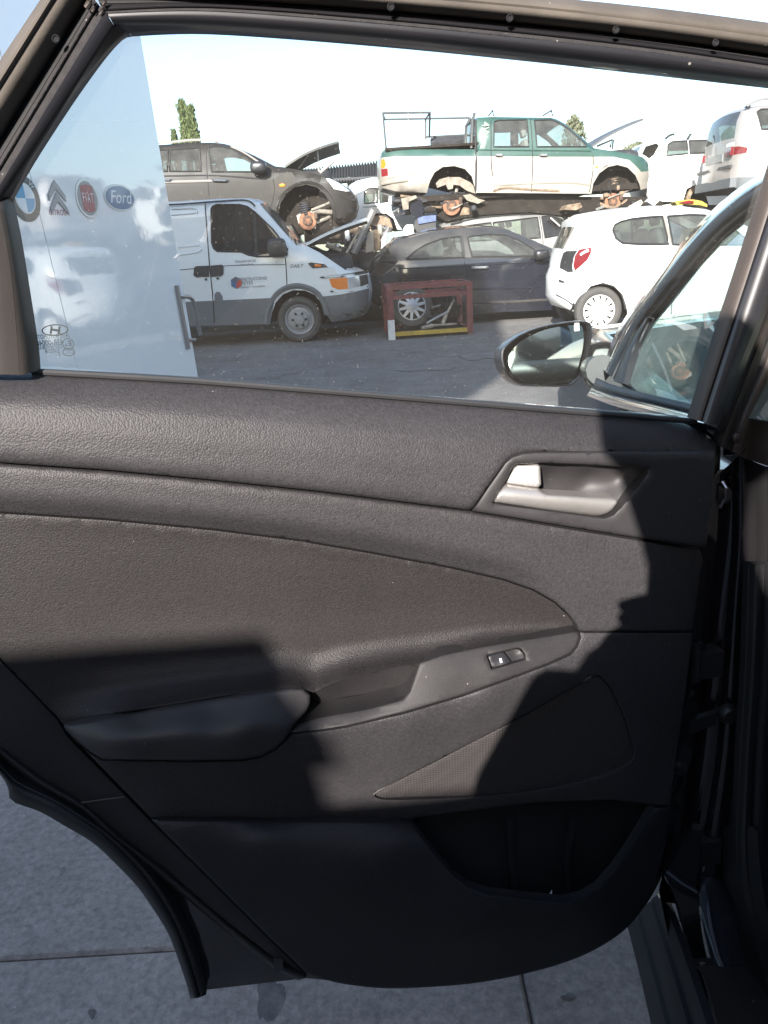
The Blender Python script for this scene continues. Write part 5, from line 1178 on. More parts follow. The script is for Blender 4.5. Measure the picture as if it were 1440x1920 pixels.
def van_text(s_, px, py, hp, m='van_ink', **k):
    p = van.surf(px, py, .006); h = abs(fr.uv(px, py + hp)[1] - fr.uv(px, py)[1]); u, v = fr.uv(px, py); n_ = van.surf(px, py - 8, 0) - van.surf(px, py, 0); n_ /= np.linalg.norm(n_)
    sl = fr.U * .998 + fr.V * .0; text_obj('lettering', s_, m, van.root, p, sl, n_, h * 1.3, **k)
van_text('TRANSPORTES', 460, 490, 5); van_text('y Obras 610 24', 461, 496, 3.5)
van_text('CONSTRUCCIONES', 474, 523, 6.5, sx=.75); van_text('REYES', 463, 530.5, 7); van_text('OBRAS Y REFORMAS', 474, 538, 4)
van_text('DAILY', 556, 499, 7, 'seam_dark', shear=.2)
u_, v_ = fr.uv(443, 530); r_ = .085
for pl, m0 in (([(0, 1), (.87, .5), (0, 0), (-.87, .5)], 'van_ink'), ([(-.87, .5), (0, 0), (0, -1), (-.87, -.5)], 'van_blue'), ([(0, 0), (.87, .5), (.87, -.5), (0, -1)], 'van_red')):
    i_ = float(van.inset([u_], [v_])[0]); m_ = MB(); m_.add([fr.pt(u_ + a * r_, v_ + b * r_, -i_ + .012) for a, b in pl], [(0, 1, 2, 3)]); m_.build('emblem', m0, van.root, smooth=False)

# ---- dusty taupe estate parked on top, behind the van
fr = car_frame(480, 14.15, 1.0)
suv = Car('taupe_suv', 'dusty grey-brown off-roader stacked above the white van, bonnet up, front wheel missing', 'car', fr, 1.86,
          [(125, 330), (130, 300), (165, 278), (200, 271), (300, 268), (345, 264), (392, 264), (412, 266), (434, 272, 'g'), (472, 289, 'g'), (514, 311), (541, 314, 'x'), (592, 325, 'x'), (614, 332), (636, 343), (655, 354), (665, 366), (669, 385), (664, 402), (650, 414), (628, 416, 'd'),
           (626, 405, 'a'), (620, 384, 'a'), (610, 365, 'a'), (594, 351, 'a'), (574, 346, 'a'), (553, 351, 'a'), (537, 363, 'a'), (526, 380, 'a'), (521, 400, 'a'), (519, 414, 'd'), (290, 416, 'd'), (284, 380, 'a'), (262, 356, 'a'), (236, 350, 'a'), (210, 356, 'a'), (190, 380, 'a'), (184, 416, 'd'), (140, 410, 'b'), (124, 380)], (400, 325), edge=.08, tumble=.34)
suv.body('taupe_paint', [('side_window', [(388, 275), (396, 273), (412, 273), (432, 277), (462, 294), (478, 309), (480, 322), (397, 322)], 'clear_car_glass', True),
    ('side_window', [(316, 279), (371, 275), (377, 321), (317, 321)], 'car_glass', True), ('side_window', [(160, 292), (200, 281), (312, 279), (313, 321), (165, 322)], 'car_glass', True),
    ('headlamp', [(611, 334), (622, 334), (640, 346), (656, 357), (648, 358), (626, 354)], 'white_lens', True)])
suv.line('roof_rail', [(210, 268), (300, 265), (350, 260), (392, 260), (404, 265)], .02, 'silver_paint', .0); suv.line('pillar_chrome', [(430, 272), (455, 284), (484, 303)], .014, 'silver_paint', .004)
suv.line('door_seam', [(383, 274), (388, 325), (392, 370), (392, 405)], .007); suv.line('door_seam', [(512, 335), (514, 360), (506, 395)], .007); suv.line('waist_strip', [(150, 331), (300, 330), (400, 329), (500, 336)], .012, 'seam_dark', .002)
suv.line('side_moulding', [(150, 342), (320, 341), (400, 339)], .02, 'silver_paint', .004)
suv.handle(398, 338, 428, 339, 'steel_tube', .02); suv.handle(302, 337, 322, 338, 'steel_tube', .02)
suv.mirror(471, 304, 502, 327, 'gloss_black'); suv.patch('side_repeater', [(523, 346), (529, 344), (535, 346), (533, 350), (525, 350)], 'amber_lens', .012, .02)
suv.patch('grille', [(640, 362), (664, 366), (667, 378), (650, 372), (636, 368)], 'black_plastic', .008, .03); suv.patch('fog_lamp', [(648, 386), (666, 392), (664, 400), (650, 396)], 'black_plastic', .008, .03)
suv.line('arch_trim', [(517, 414), (521, 380), (535, 360), (554, 347), (574, 342), (596, 347), (613, 361), (624, 384), (628, 414)], .03, 'taupe_paint', -.005)
c_, r_ = suv.hub(577, 414, 17.5, .16); suv.spring(571, 380, 402, 9, .22); suv.arm('control_arm', [(570, 402, .24), (600, 396, .24), (622, 398, .3)], .04, 'scrap_metal'); suv.arm('steering_arm', [(584, 394, .2), (610, 384, .22), (618, 380, .25)], .024, 'scrap_metal'); suv.arm('wishbone', [(586, 420, .2), (612, 410, .3), (624, 402, .4)], .03, 'scrap_metal')
suv.junk('knuckle', [(556, 404), (566, 398), (590, 402), (594, 416), (592, 428), (586, 430), (590, 410), (564, 410), (560, 420)], 'scrap_metal', .2, .08)
suv.hub(236, 420, 17.5, .16)
suv.hood(534, 312, 634, 262, 'dusty_dark_paint', inset=.10, bow=.10); suv.arm('bonnet_stay', [(560, 316, .6), (581, 283, .6)], .018, 'silver_paint'); suv.arm('bonnet_stay', [(598, 322, .4), (594, 282, .4)], .018, 'silver_paint'); suv.arm('wing_stay', [(600, 324, .1), (626, 301, .1)], .03, 'silver_paint')
m_ = MB(); m_.add(*rbox(fr.at(575, 345, -.93), fr.U * .5, fr.V * .22, fr.W * .6, .5)); m_.build('engine', 'scrap_dark', suv.root)
suv.cabin([(430, 320), (330, 320)], lo=.2)
m_ = MB(); m_.box(fr.at(400, 432, -.95), fr.U * 2.2, fr.V * .16, fr.W * .62); m_.build('chassis', 'underside', suv.root, smooth=False)
m_ = MB(); m_.box(fr.at(610, 436, -.95), fr.U * .36, fr.V * .20, fr.W * .60); m_.build('subframe', 'underside', suv.root, smooth=False)

# ---- car hidden below the taupe one (carries it)
def wreck_below(name, label, fr, u0, u1, ztop, m, w_=1.7):
    root = thing(name, label, 'car', fr.pt((u0 + u1) / 2, 0, -w_ / 2), 'wrecked cars at the bottom of the stacks'); n = 14; V = []; Fc = []
    pr = [(0, .30), (0, .62), (.02, .78), (.22, .86), (.34, ztop - .06), (.42, ztop), (.72, ztop), (.84, ztop - .1), (.93, .92), (.985, .82), (1, .6), (1, .30)]
    for a, z_ in pr:
        for q, ins in ((0, .10), (.06, .0), (.5, -.0), (.94, .0), (1, .10)):
            tb_ = .12 * max(0, z_ - .8); V.append(fr.pt(u0 + (u1 - u0) * a, z_ - (.05 if q in (0, 1) and z_ > .8 else 0), -(tb_ + (w_ - 2 * tb_) * q)))
    for i in range(len(pr) - 1):
        for j in range(4): Fc.append((i * 5 + j, i * 5 + j + 1, (i + 1) * 5 + j + 1, (i + 1) * 5 + j))
    k = len(pr); Fc.append(tuple(i * 5 for i in range(k))); Fc.append(tuple(i * 5 + 4 for i in range(k - 1, -1, -1)))
    o_ = new_obj('body', V, Fc, m, root)
    for a in (.18, .80):
        for q in (.04, .96):
            mm = MB(); mm.lathe([(.19, -.1), (.30, -.1), (.315, 0), (.30, .1), (.19, .1), (.19, -.1)], fr.pt(u0 + (u1 - u0) * a, .315, -w_ * q), fr.W, fr.U, fr.V, 24); wh = mm.build('wheel', 'car_rubber', root)
            mm = MB(); mm.lathe([(.19, .03), (.05, .06), (0, .06)], fr.pt(u0 + (u1 - u0) * a, .315, -w_ * q), fr.W if q < .5 else -fr.W, fr.U, fr.V, 18); mm.build('rim', 'steel_rim', wh)
    return root
zb = float(suv.fr.uv(400, 416)[1])
wreck_below('flattened_car', 'flattened dark car carrying the grey-brown off-roader, behind the van', Frame(tuple(suv.fr.O), 1.0), suv.u0 + .3, suv.u1 - .5, zb + .01, 'dusty_dark_paint')
# ---- dark coupe in the middle of the row
fr = car_frame(860, 12.75, 2.0)
cou = Car('dark_coupe', 'dusty dark blue three-door coupe standing behind the red crate', 'car', fr, 1.76,
          [(696, 530), (700, 508), (707, 492, 'G'), (726, 470, 'G'), (747, 449), (760, 448), (812, 434), (860, 428), (905, 425), (944, 427), (960, 431, 'g'), (985, 442, 'g'), (1023, 459, 'g'), (1047, 470), (1100, 481), (1150, 494), (1180, 510), (1190, 535), (1188, 565), (1175, 580, 'd'), (1160, 582, 'd'),
           (1154, 558, 'a'), (1138, 540, 'a'), (1116, 533, 'a'), (1094, 540, 'a'), (1078, 558, 'a'), (1073, 580, 'd'), (1030, 582, 'd'), (820, 590, 'd'), (818, 570, 'a'), (812, 550, 'a'), (798, 534, 'a'), (778, 528, 'a'), (758, 534, 'a'), (745, 550, 'a'), (738, 586, 'd'), (714, 582), (699, 556)], (870, 490), edge=.08, tumble=.42, end=.3, endR=.7)
cou.body('navy_paint', [('side_window', [(886, 482), (879, 446), (884, 443), (918, 439), (952, 441), (974, 450), (1000, 466), (1010, 477), (1008, 480)], 'clear_car_glass', True),
    ('side_window', [(762, 486), (778, 472), (800, 458), (832, 447), (866, 443), (870, 483)], 'car_glass', True),
    ('slot', [(690, 500), (700, 491), (760, 489), (870, 486), (1012, 483), (1060, 474), (1060, 400), (740, 400)], 'dusty_dark_paint', True),
    ('tail_lamp', [(705, 494), (726, 492), (744, 497), (736, 504), (716, 517), (702, 514)], 'black_plastic', True)])
cou.line('tail_chrome', [(742, 499), (734, 506), (718, 517)], .009, 'rim_alloy', .01); cou.line('shoulder_crease', [(748, 504), (790, 502), (870, 499), (1000, 492)], .008, 'navy_paint', .004)
cou.line('door_seam', [(870, 440), (872, 486), (870, 520), (873, 548), (876, 566)], .007); cou.line('door_moulding', [(884, 543), (950, 540), (1012, 538)], .016, 'navy_paint', .004); cou.line('sill_line', [(886, 568), (960, 566), (1030, 562)], .02, 'dusty_dark_paint', .0)
cou.line('window_chrome', [(768, 487), (870, 484), (1006, 482)], .009, 'dusty_dark_paint', .004)
cou.handle(886, 502, 914, 501, 'rim_alloy', .022); cou.mirror(997, 467, 1026, 487, 'gloss_black')
cou.line('arch_trim', [(741, 585), (748, 548), (762, 532), (780, 525), (800, 531), (815, 548), (821, 570)], .018, 'navy_paint', .0)
cou.wheel(779, 579, 37, 'alloy10', depth=.06, ground=0.0); cou.wheel(1116, 575, 37, 'alloy10', depth=.06, ground=0.0)
cou.cabin([(900, 482)], lo=.18)
# ---- white hatchback on the right
fr = car_frame(1125, 10.36, -3.0)
hat = Car('white_hatchback', 'white three-door hatchback in full sun, red tail lamp towards us', 'car', fr, 1.66,
          [(1052, 540), (1052, 524), (1060.5, 505), (1062, 492, 'b'), (1068.5, 468, 'G'), (1078.7, 447, 'G'), (1089.5, 425), (1088.8, 415), (1105.5, 406), (1148, 398), (1194, 392), (1240, 389), (1300, 389), (1340, 393, 'g'), (1400, 418, 'g'), (1450, 448), (1510, 470), (1560, 500), (1572, 540), (1566, 585, 'b'), (1545, 596, 'd'),
           (1528, 600, 'd'), (1522, 566, 'a'), (1504, 544, 'a'), (1480, 537, 'a'), (1456, 544, 'a'), (1438, 566, 'a'), (1432, 600, 'd'), (1180, 601, 'd'), (1176, 575, 'a'), (1168, 552, 'a'), (1152, 536, 'a'), (1131, 530, 'a'), (1109.1, 537, 'a'), (1097.5, 553, 'a'), (1089.5, 580, 'd'), (1083.7, 588), (1059.8, 575), (1051, 560)], (1180, 460), edge=.09, tumble=.30, end=.42, endR=.62)
hat.body('white_paint', [('side_window', [(1151, 431), (1156, 421), (1168, 415), (1189, 410), (1215, 407), (1246, 405), (1254, 458), (1200, 458), (1168, 456), (1156, 447)], 'car_glass', True),
    ('side_window', [(1256, 405), (1300, 402), (1326, 403), (1370, 424), (1400, 448), (1398, 459), (1262, 459)], 'clear_car_glass', True),
    ('tail_lamp', [(1080.1, 498), (1083, 480), (1090.2, 468), (1110.5, 464), (1109.8, 474), (1103.3, 488), (1091.7, 500), (1083, 509)], 'red_lens', True),
    ('tailgate_panel', [(1059.8, 504), (1064.2, 478), (1070, 471), (1087.3, 470), (1081.5, 482), (1078.7, 500), (1080.1, 511), (1071.4, 512)], 'black_plastic', True),
    ('reflector_slot', [(1056.9, 526), (1065.6, 529), (1066.3, 533), (1058.3, 532)], 'black_plastic', True)])
hat.line('pillar_strip', [(1249, 404), (1254, 430), (1258, 459)], .016, 'cream_paint', .004); hat.line('lamp_glint', [(1092, 478), (1100, 472), (1106, 470)], .018, 'white_lens', .006)  # the glint is a white strip painting the tail lamp's highlight
hat.line('door_seam', [(1258, 462), (1262, 520), (1260, 594)], .006); hat.line('bumper_seam', [(1054, 556), (1070, 566), (1086, 578)], .006, 'seam_dark')
hat.line('arch_liner', [(1080, 586), (1088, 556), (1106, 538), (1131, 531), (1153, 537), (1168, 553), (1176, 580)], .02, 'black_plastic', -.03)
hat.wheel(1125, 584.5, 45, 'cover', depth=.05, ground=0.0); hat.wheel(1480, 590, 45, 'cover', depth=.05, ground=0.0)
hat.cabin([(1300, 458), (1215, 458)], lo=.18, m='pale_seat')
m_ = MB(); m_.box(fr.at(1300, 445, -.9), fr.U * .10, fr.V * .12, fr.W * .14); o_ = m_.build('door_card', 'yellow_paint', hat.root, smooth=False)
# ---- grey estate behind the coupe (under the pickup)
fr = car_frame(950, 15.1, 0.5)
est = Car('grey_estate', 'tall grey estate car squeezed below the green and cream pickup', 'car', fr, 1.75,
          [(800, 480), (806, 455), (818, 432, 'b'), (836, 416), (878, 403), (944, 394), (1010, 390), (1034, 392, 'g'), (1062, 402, 'g'), (1100, 430), (1160, 446), (1190, 470), (1195, 520), (1185, 545, 'd'), (1168, 550, 'd'), (1150, 520, 'a'), (1120, 520, 'a'), (1100, 550, 'd'), (880, 552, 'd'), (862, 522, 'a'), (832, 522, 'a'), (812, 552, 'd'), (800, 545)], (950, 448), edge=.08, tumble=.30)
est.body('grey_paint', [('side_window', [(1018, 406), (1040, 404), (1064, 416), (1082, 434), (1022, 446)], 'tinted_car_glass', True), ('side_window', [(926, 417), (1010, 407), (1014, 446), (930, 450)], 'clear_car_glass', True), ('side_window', [(840, 428), (922, 417), (925, 450), (846, 454)], 'clear_car_glass', True)])
est.line('roof_rail', [(846, 420), (900, 408), (960, 402), (1016, 399)], .016, 'seam_dark', .0); est.line('door_seam', [(1014, 405), (1018, 448), (1018, 500)], .007)
est.wheel(848, 555, 31, 'steel', ground=0.0, both=True); est.wheel(1134, 552, 31, 'steel', ground=0.0); est.cabin([(1000, 448), (930, 448)], lo=.2, m='pale_seat')
est.arm('loose_trim', [(1032, 408, -.02), (1050, 424, -.05)], .018, 'silver_paint')
# ---- green and cream pickup on top
fr = car_frame(960, 14.9, 0.5)
pk = Car('pickup_truck', 'dented double-cab pickup, dark green over cream, stacked without wheels', 'pickup truck', fr, 1.72,
         [(714, 298), (714, 340), (718, 351), (742, 358), (801, 361, 'd'), (806, 340, 'a'), (815, 323, 'a'), (830, 313, 'a'), (852, 311, 'a'), (872, 317, 'a'), (885, 331, 'a'), (893, 361, 'd'), (1110, 363, 'd'), (1113, 344, 'a'), (1124, 325, 'a'), (1140, 313, 'a'), (1158, 309, 'a'), (1177, 314, 'a'), (1192, 328, 'a'), (1201, 345, 'a'), (1204, 356, 'd'), (1220, 351), (1226, 330), (1225, 306), (1221, 300, 'p'), (1208, 293, 'p'), (1178, 287, 'x'), (1116, 277, 'g'), (1062, 229, 'p'), (1048, 221, 'p'), (1038, 218, 'p'), (930, 216, 'p'), (900, 217, 'p'), (894, 225, 'G'), (893, 279, 'x'), (722, 279, 'p'), (716, 286)], (960, 277), edge=.06, end=.16, endR=.45, tumble=.22)
pk.body('cream_paint', [('side_window', [(928, 227), (936, 224), (990, 223), (992, 275), (926, 275)], 'clear_car_glass', True), ('side_window', [(1004, 224), (1036, 223), (1048, 228), (1068, 241), (1098, 270), (1100, 275), (1007, 275)], 'clear_car_glass', True),
    ('slot', [(700, 294), (780, 293), (900, 293), (1110, 294), (1150, 294), (1180, 300), (1196, 314), (1204, 322), (1230, 318), (1240, 200), (700, 200)], 'green_paint', True),
    ('tail_lamp', [(715, 316), (727, 315), (728, 329), (716, 330)], 'red_lens', True), ('tail_lamp_amber', [(715, 298), (721, 297), (724, 308), (720, 314), (715, 314)], 'amber_lens', True)], second='green_paint')
pk.line('cab_gap', [(893, 222), (893, 300), (892, 358)], .018, 'seam_dark'); pk.line('door_seam', [(997, 222), (999, 300), (997, 360)], .008); pk.line('door_seam', [(1112, 292), (1112, 320), (1106, 360)], .008); pk.line('door_seam', [(922, 225), (921, 300), (924, 330)], .008)
pk.line('waist_strip', [(895, 281), (1000, 282), (1108, 283)], .010, 'green_paint', .004)
pk.handle(929, 291, 942, 291, 'rim_alloy', .02); pk.handle(1012, 291, 1026, 291, 'rim_alloy', .02)
pk.line('body_dent', [(724, 334), (750, 330), (790, 322)], .02, 'cream_paint', -.012); pk.line('bumper_crease', [(716, 344), (745, 340), (765, 338)], .022, 'cream_paint', .006); pk.line('lower_crease', [(925, 348), (990, 344), (1060, 342), (1106, 346)], .02, 'cream_paint', -.004); pk.line('rust_sill', [(925, 358), (950, 352), (990, 355), (1050, 358)], .022, 'rust_arm', .0)
pk.patch('fuel_flap', [(904, 320), (915, 317), (917, 337), (910, 343), (900, 340)], 'cream_paint', .006, .02); pk.patch('wing_repair', [(1112, 310), (1124, 302), (1150, 299), (1160, 302), (1140, 309), (1122, 322), (1113, 338)], 'cream_paint', .010, .02); pk.patch('side_repeater', [(1116, 312), (1121, 311), (1121, 315), (1116, 315)], 'amber_lens', .016, .02)
pk.hub(847, 386, 18, .18); pk.hub(1149, 378, 16, .2)
pk.junk('axle_case', [(822, 372), (870, 372), (872, 388), (824, 390)], 'underside', .5, .7)
pk.arm('leaf_spring', [(786, 376, .36), (815, 383, .36), (847, 388, .36), (880, 386, .36), (900, 380, .36)], .022, 'rust_arm'); pk.arm('leaf_spring', [(790, 384, .36), (815, 388, .36), (847, 391, .36), (880, 389, .36), (898, 384, .36)], .022, 'rust_arm')
pk.junk('inner_wing', [(817, 344), (824, 336), (840, 332), (862, 332), (882, 342), (891, 352), (892, 363), (876, 358), (862, 348), (850, 346), (849, 354), (840, 355), (836, 346), (820, 352)], 'scrap_cream', .12, .04)
pk.junk('torn_bracket', [(868, 366), (882, 364), (896, 372), (910, 376), (896, 382), (876, 376)], 'scrap_cream', .1, .04)
pk.junk('spring_hanger', [(868, 388), (880, 390), (880, 402), (862, 404)], 'rust_arm', .25, .1)
pk.arm('upper_arm', [(1130, 356, .25), (1142, 350, .2), (1152, 352, .2)], .028, 'scrap_metal'); pk.arm('upper_arm', [(1152, 352, .2), (1166, 350, .22), (1180, 354, .3)], .026, 'rust_arm')
pk.arm('lower_arm', [(1122, 380, .3), (1138, 388, .2), (1150, 390, .2)], .03, 'rust_arm'); pk.arm('lower_arm', [(1150, 390, .2), (1164, 384, .22), (1180, 370, .3)], .026, 'rust_arm'); pk.arm('steering_rod', [(1140, 372, .14), (1172, 360, .2), (1190, 352, .3)], .014, 'scrap_metal'); pk.arm('brake_hose', [(1146, 362, .12), (1140, 346, .16), (1150, 338, .2), (1158, 346, .16)], .010, 'scrap_dark')
pk.spring(1152, 334, 358, 6, .26, 'rust_arm')
for q_ in ((1136, 366, .05, .04), (1166, 362, .05, .035), (1158, 352, .035, .05), (1128, 372, .03, .03)):
    m_ = MB(); m_.add(*rbox(pk.fr.at(q_[0], q_[1], -.2), pk.fr.U * q_[2], pk.fr.V * q_[3], pk.fr.W * .05, .6)); m_.build('knuckle_casting', 'rust_arm', pk.root)
pk.arm('shock_absorber', [(858, 350, .28), (852, 372, .28)], .03, 'scrap_metal'); pk.arm('shock_absorber', [(858, 342, .28), (858, 350, .28)], .018, 'scrap_dark'); pk.arm('brake_pipe', [(830, 368, .2), (846, 360, .2), (868, 362, .22), (888, 352, .3)], .010, 'scrap_dark')
m_ = MB(); m_.box(pk.fr.at(960, 366, -.86), pk.fr.U * 2.25, pk.fr.V * .05, pk.fr.W * .70); m_.build('chassis', 'underside', pk.root, smooth=False)
m_ = MB(); m_.box(pk.fr.at(806, 284, -.86), pk.fr.U * .86, pk.fr.V * .02, pk.fr.W * .80); m_.build('bed_floor', 'underside', pk.root, smooth=False)
m_ = MB(); m_.add(*rbox(pk.fr.at(1150, 306, -.86), pk.fr.U * .36, pk.fr.V * .2, pk.fr.W * .6, .5)); m_.build('engine', 'scrap_dark', pk.root)
pk.hood(1112, 275, 1212, 219, 'hood_grey', inset=.12, bow=.08, under='hood_grey'); pk.arm('hinge_bracket', [(1120, 274, .2), (1148, 262, .25), (1144, 276, .2)], .018, 'scrap_dark')
pk.arm('bonnet_stay', [(1148, 280, .5), (1150, 262, .5)], .014, 'post_steel')
rq = random.Random(21)
for k in range(46):
    x_ = rq.choice([rq.uniform(745, 800), rq.uniform(800, 905), rq.uniform(1090, 1235)]); y_ = rq.uniform(368, 402); p_ = pk.fr.at(x_, y_, -rq.uniform(.05, .5)); m_ = MB(); t_ = rq.random()
    if t_ < .35: m_.add(*rbox(p_, pk.fr.U * rq.uniform(.03, .09), pk.fr.V * rq.uniform(.02, .06), pk.fr.W * .07, rq.uniform(.3, .9)))
    elif t_ < .85: m_.tube([p_, p_ + pk.fr.U * rq.uniform(-.12, .12) + pk.fr.V * rq.uniform(-.05, .08), p_ + pk.fr.U * rq.uniform(-.25, .25) + pk.fr.V * rq.uniform(-.08, .08)], rq.uniform(.010, .025), 6)
    else: m_.lathe([(.0, .03), (.05, .03), (.07, .0), (.03, -.02)], p_, pk.fr.W, pk.fr.U, pk.fr.V, 12)
    m_.build('hanging_piece', rq.choice(['scrap_dark', 'scrap_dark', 'underside', 'scrap_metal', 'rust_arm', 'grey_paint']), pk.root)
# bed rack: each hoop and rail a part of the pickup
def bar(pts, r=.018, m='post_steel', name='rack_bar'): m_ = MB(); m_.tube([pk.fr.at(*p[:2], -(p[2])) for p in pts], r, 6); return m_.build(name, m, pk.root)
bar([(724, 280, .1), (718, 212, .1)]); bar([(718, 212, .1), (806, 211, .1)]); bar([(718, 212, .1), (721, 224, 1.6)]); bar([(721, 224, 1.6), (880, 221, 1.6)]); bar([(806, 211, .1), (798, 224, 1.6)]); bar([(806, 210, .1), (805, 256, .6)]); bar([(798, 223, 1.6), (798, 261, 1.6)]); bar([(798, 257, 1.6), (872, 253, 1.6)])
bar([(872, 278, .3), (874, 236, .3), (882, 222, .3)], .028); bar([(884, 278, .1), (886, 226, .1), (890, 212, .1)], .028); bar([(874, 236, .3), (884, 228, .1)], .02); bar([(880, 222, 1.4), (880, 278, 1.4)], .028); bar([(882, 222, .3), (880, 222, 1.4)], .02); bar([(884, 250, .3), (878, 250, 1.2)], .016)
bar([(916, 217, .15), (924, 207, .3), (926, 217, .15)], .014, 'post_steel', 'roof_bar_foot'); bar([(1018, 217, .15), (1034, 207, .3), (1036, 217, .15)], .014, 'post_steel', 'roof_bar_foot'); bar([(924, 207, .3), (924, 210, 1.4)], .014, 'post_steel', 'roof_bar'); bar([(1034, 207, .3), (1034, 210, 1.4)], .014, 'post_steel', 'roof_bar')
bar([(808, 272, .8), (840, 268, .8), (870, 267, .8)], .12, 'scrap_dark', 'bed_cargo'); pk.junk('bed_cargo', [(776, 278), (782, 266), (786, 272), (800, 272), (806, 279)], 'white_paint', .6, .3)
pk.cabin([(1030, 275), (945, 275)], lo=.2, m='pale_seat')
p_ = pk.surf(911, 250, .006); text_obj('lettering', '4WD', 'cream_ink', pk.root, p_, -pk.fr.V, pk.fr.U, .17)
# ---- white wagon beyond, left of the pickup
fr = car_frame(720, 17.2, 3.0)
wag = Car('white_wagon', 'white off-road wagon far back, seen between the grey-brown car and the pickup', 'car', fr, 1.75,
          [(660, 345), (672, 338), (700, 332), (780, 330), (850, 336), (880, 350), (890, 380), (890, 420), (880, 432, 'd'), (860, 434, 'd'), (850, 410, 'a'), (825, 410, 'a'), (815, 434, 'd'), (745, 430, 'd'), (738, 410, 'a'), (724, 400, 'a'), (706, 400, 'a'), (692, 412, 'a'), (686, 432, 'd'), (664, 428), (656, 400), (656, 370)], (720, 380), edge=.07, tumble=.2)
wag.body('white_paint', [('side_window', [(684, 358), (690, 353), (709, 352), (709, 380), (683, 381)], 'car_glass', True), ('side_window', [(712, 352), (728, 351), (728, 378), (712, 380)], 'car_glass', True), ('slot', [(722, 388), (800, 385), (800, 398), (730, 398)], 'pale_blue_paint', True)])
wag.line('waist_strip', [(680, 388), (720, 385), (780, 383)], .012, 'pale_blue_paint', .006); wag.wheel(715, 425, 24, 'steel', both=True)
zb = float(wag.fr.uv(715, 449)[1])
wreck_below('flattened_car', 'flattened pale car carrying the far white wagon', Frame(tuple(wag.fr.O), 3.0), wag.u0 + .1, wag.u1 - .1, zb, 'grey_paint')
# ---- stripped front of a white wreck with engine parts, between van and coupe
fr = car_frame(690, 14.4, -4.0)
wr = thing('stripped_wreck', 'stripped white wreck with exposed engine parts, between the van and the coupe', 'car', fr.at(700, 560, -.6))
def wpart(name, pl, m, d0, d1): m_ = MB(); m_.plate(fr.poly(pl, 0), fr, -d1, -d0); return m_.build(name, m, wr, smooth=False)
wpart('lower_body', [(600, 475), (640, 470), (720, 472), (800, 470), (800, 600), (600, 600)], 'navy_paint', .02, 1.5)
wpart('wing', [(690, 435), (700, 432), (701, 470), (686, 474), (686, 455)], 'cream_paint', .0, .3)
wpart('front_panel', [(756, 428), (762, 421), (774, 421), (776, 444), (770, 470), (750, 474)], 'white_paint', .1, .35)
wpart('lamp_glass', [(724, 436), (757, 432), (760, 438), (752, 468), (722, 472), (718, 452)], 'lamp_grey', .06, .1)
wpart('inner_panel', [(700, 431), (712, 430), (712, 469), (702, 472)], 'rust_arm', .02, .4)
wpart('lamp_rim', [(716, 446), (722, 438), (726, 440), (720, 466), (714, 468)], 'white_paint', .03, .09)
wpart('crossmember', [(684, 412), (700, 405), (716, 404), (730, 410), (736, 428), (720, 422), (704, 424), (690, 420)], 'rust_arm', .1, .3)
wpart('firewall', [(640, 432), (690, 420), (694, 470), (640, 476)], 'scrap_dark', .5, .9)
rr = random.Random(3)
for k in range(70):
    x_, y_ = rr.uniform(622, 716), rr.uniform(424, 474); m0 = rr.choice(['scrap_blue', 'scrap_blue', 'scrap_metal', 'scrap_dark', 'rust_arm', 'em_white']); m_ = MB()
    p_ = fr.at(x_, y_, -rr.uniform(.05, .4))
    if rr.random() < .5: m_.add(*rbox(p_, fr.U * rr.uniform(.03, .11), fr.V * rr.uniform(.03, .10), fr.W * .08, .5))
    else: m_.tube([p_, p_ + fr.U * rr.uniform(-.2, .2) + fr.V * rr.uniform(-.15, .15)], rr.uniform(.015, .035), 7)
    m_.build('engine_piece', m0, wr)
m_ = MB(); m_.tube([fr.at(664, 475, .1), fr.at(680, 440, .1), fr.at(700, 394, .12)], .06, 8); m_.build('torn_pillar', 'grey_paint', wr)
m_ = MB(); m_.tube([fr.at(612, 458, .1), fr.at(640, 472, .1)], .05, 8); m_.build('slam_panel', 'cream_paint', wr)
# ---- scrap lying between the lower roofs and the pickup
fr = car_frame(800, 14.75, 0)
def scrap(name, label, pl, m, d0, d1, cat='scrap'):
    m_ = MB(); m_.plate(fr.poly(pl, 0), fr, -d1, -d0); o_ = m_.build(name, m, None, smooth=False); return tag(o_, label, cat, 'loose scrap between the stacked cars')
scrap('crumpled_sheet', 'dark blue crumpled sheet hanging below the pickup tail', [(766, 386), (772, 377), (788, 374), (794, 384), (796, 396), (790, 405), (780, 409), (772, 402)], 'navy_paint', .1, .4)
scrap('battery_box', 'black plastic box under the pickup, above the coupe roof', [(776, 424), (784, 408), (818, 404), (818, 436), (776, 442)], 'black_plastic', .1, .5)
scrap('box_lid', 'dark blue flat lid lying on the black box above the coupe roof', [(784, 409), (794, 405), (818, 403), (818, 414), (785, 420)], 'scrap_blue', .06, .1)
scrap('white_bracket', 'torn white bracket hanging at the pickup tail corner', [(752, 372), (760, 370), (780, 366), (782, 371), (766, 378), (766, 392), (756, 394)], 'scrap_cream', .0, .1)
scrap('bent_sheet', 'pale bent sheet near the pickup front hub', [(1166, 402), (1180, 386), (1202, 374), (1206, 380), (1192, 396), (1172, 404)], 'cream_paint', .0, .05)
scrap('rusty_plate', 'rusty plate lying on the grey estate roof', [(1058, 393), (1064, 384), (1088, 380), (1092, 388), (1080, 394)], 'rust_arm', .0, .5)
scrap('dark_filler', 'long dark filler added to close the gap between the estate roof and the pickup', [(822, 402), (840, 390), (900, 370), (1060, 366), (1120, 366), (1220, 366), (1262, 376), (1252, 392), (1160, 402), (1060, 402), (1000, 396), (900, 402), (840, 414)], 'underside', .42, 1.5)  # dark filler added so the bright background does not show through the gap
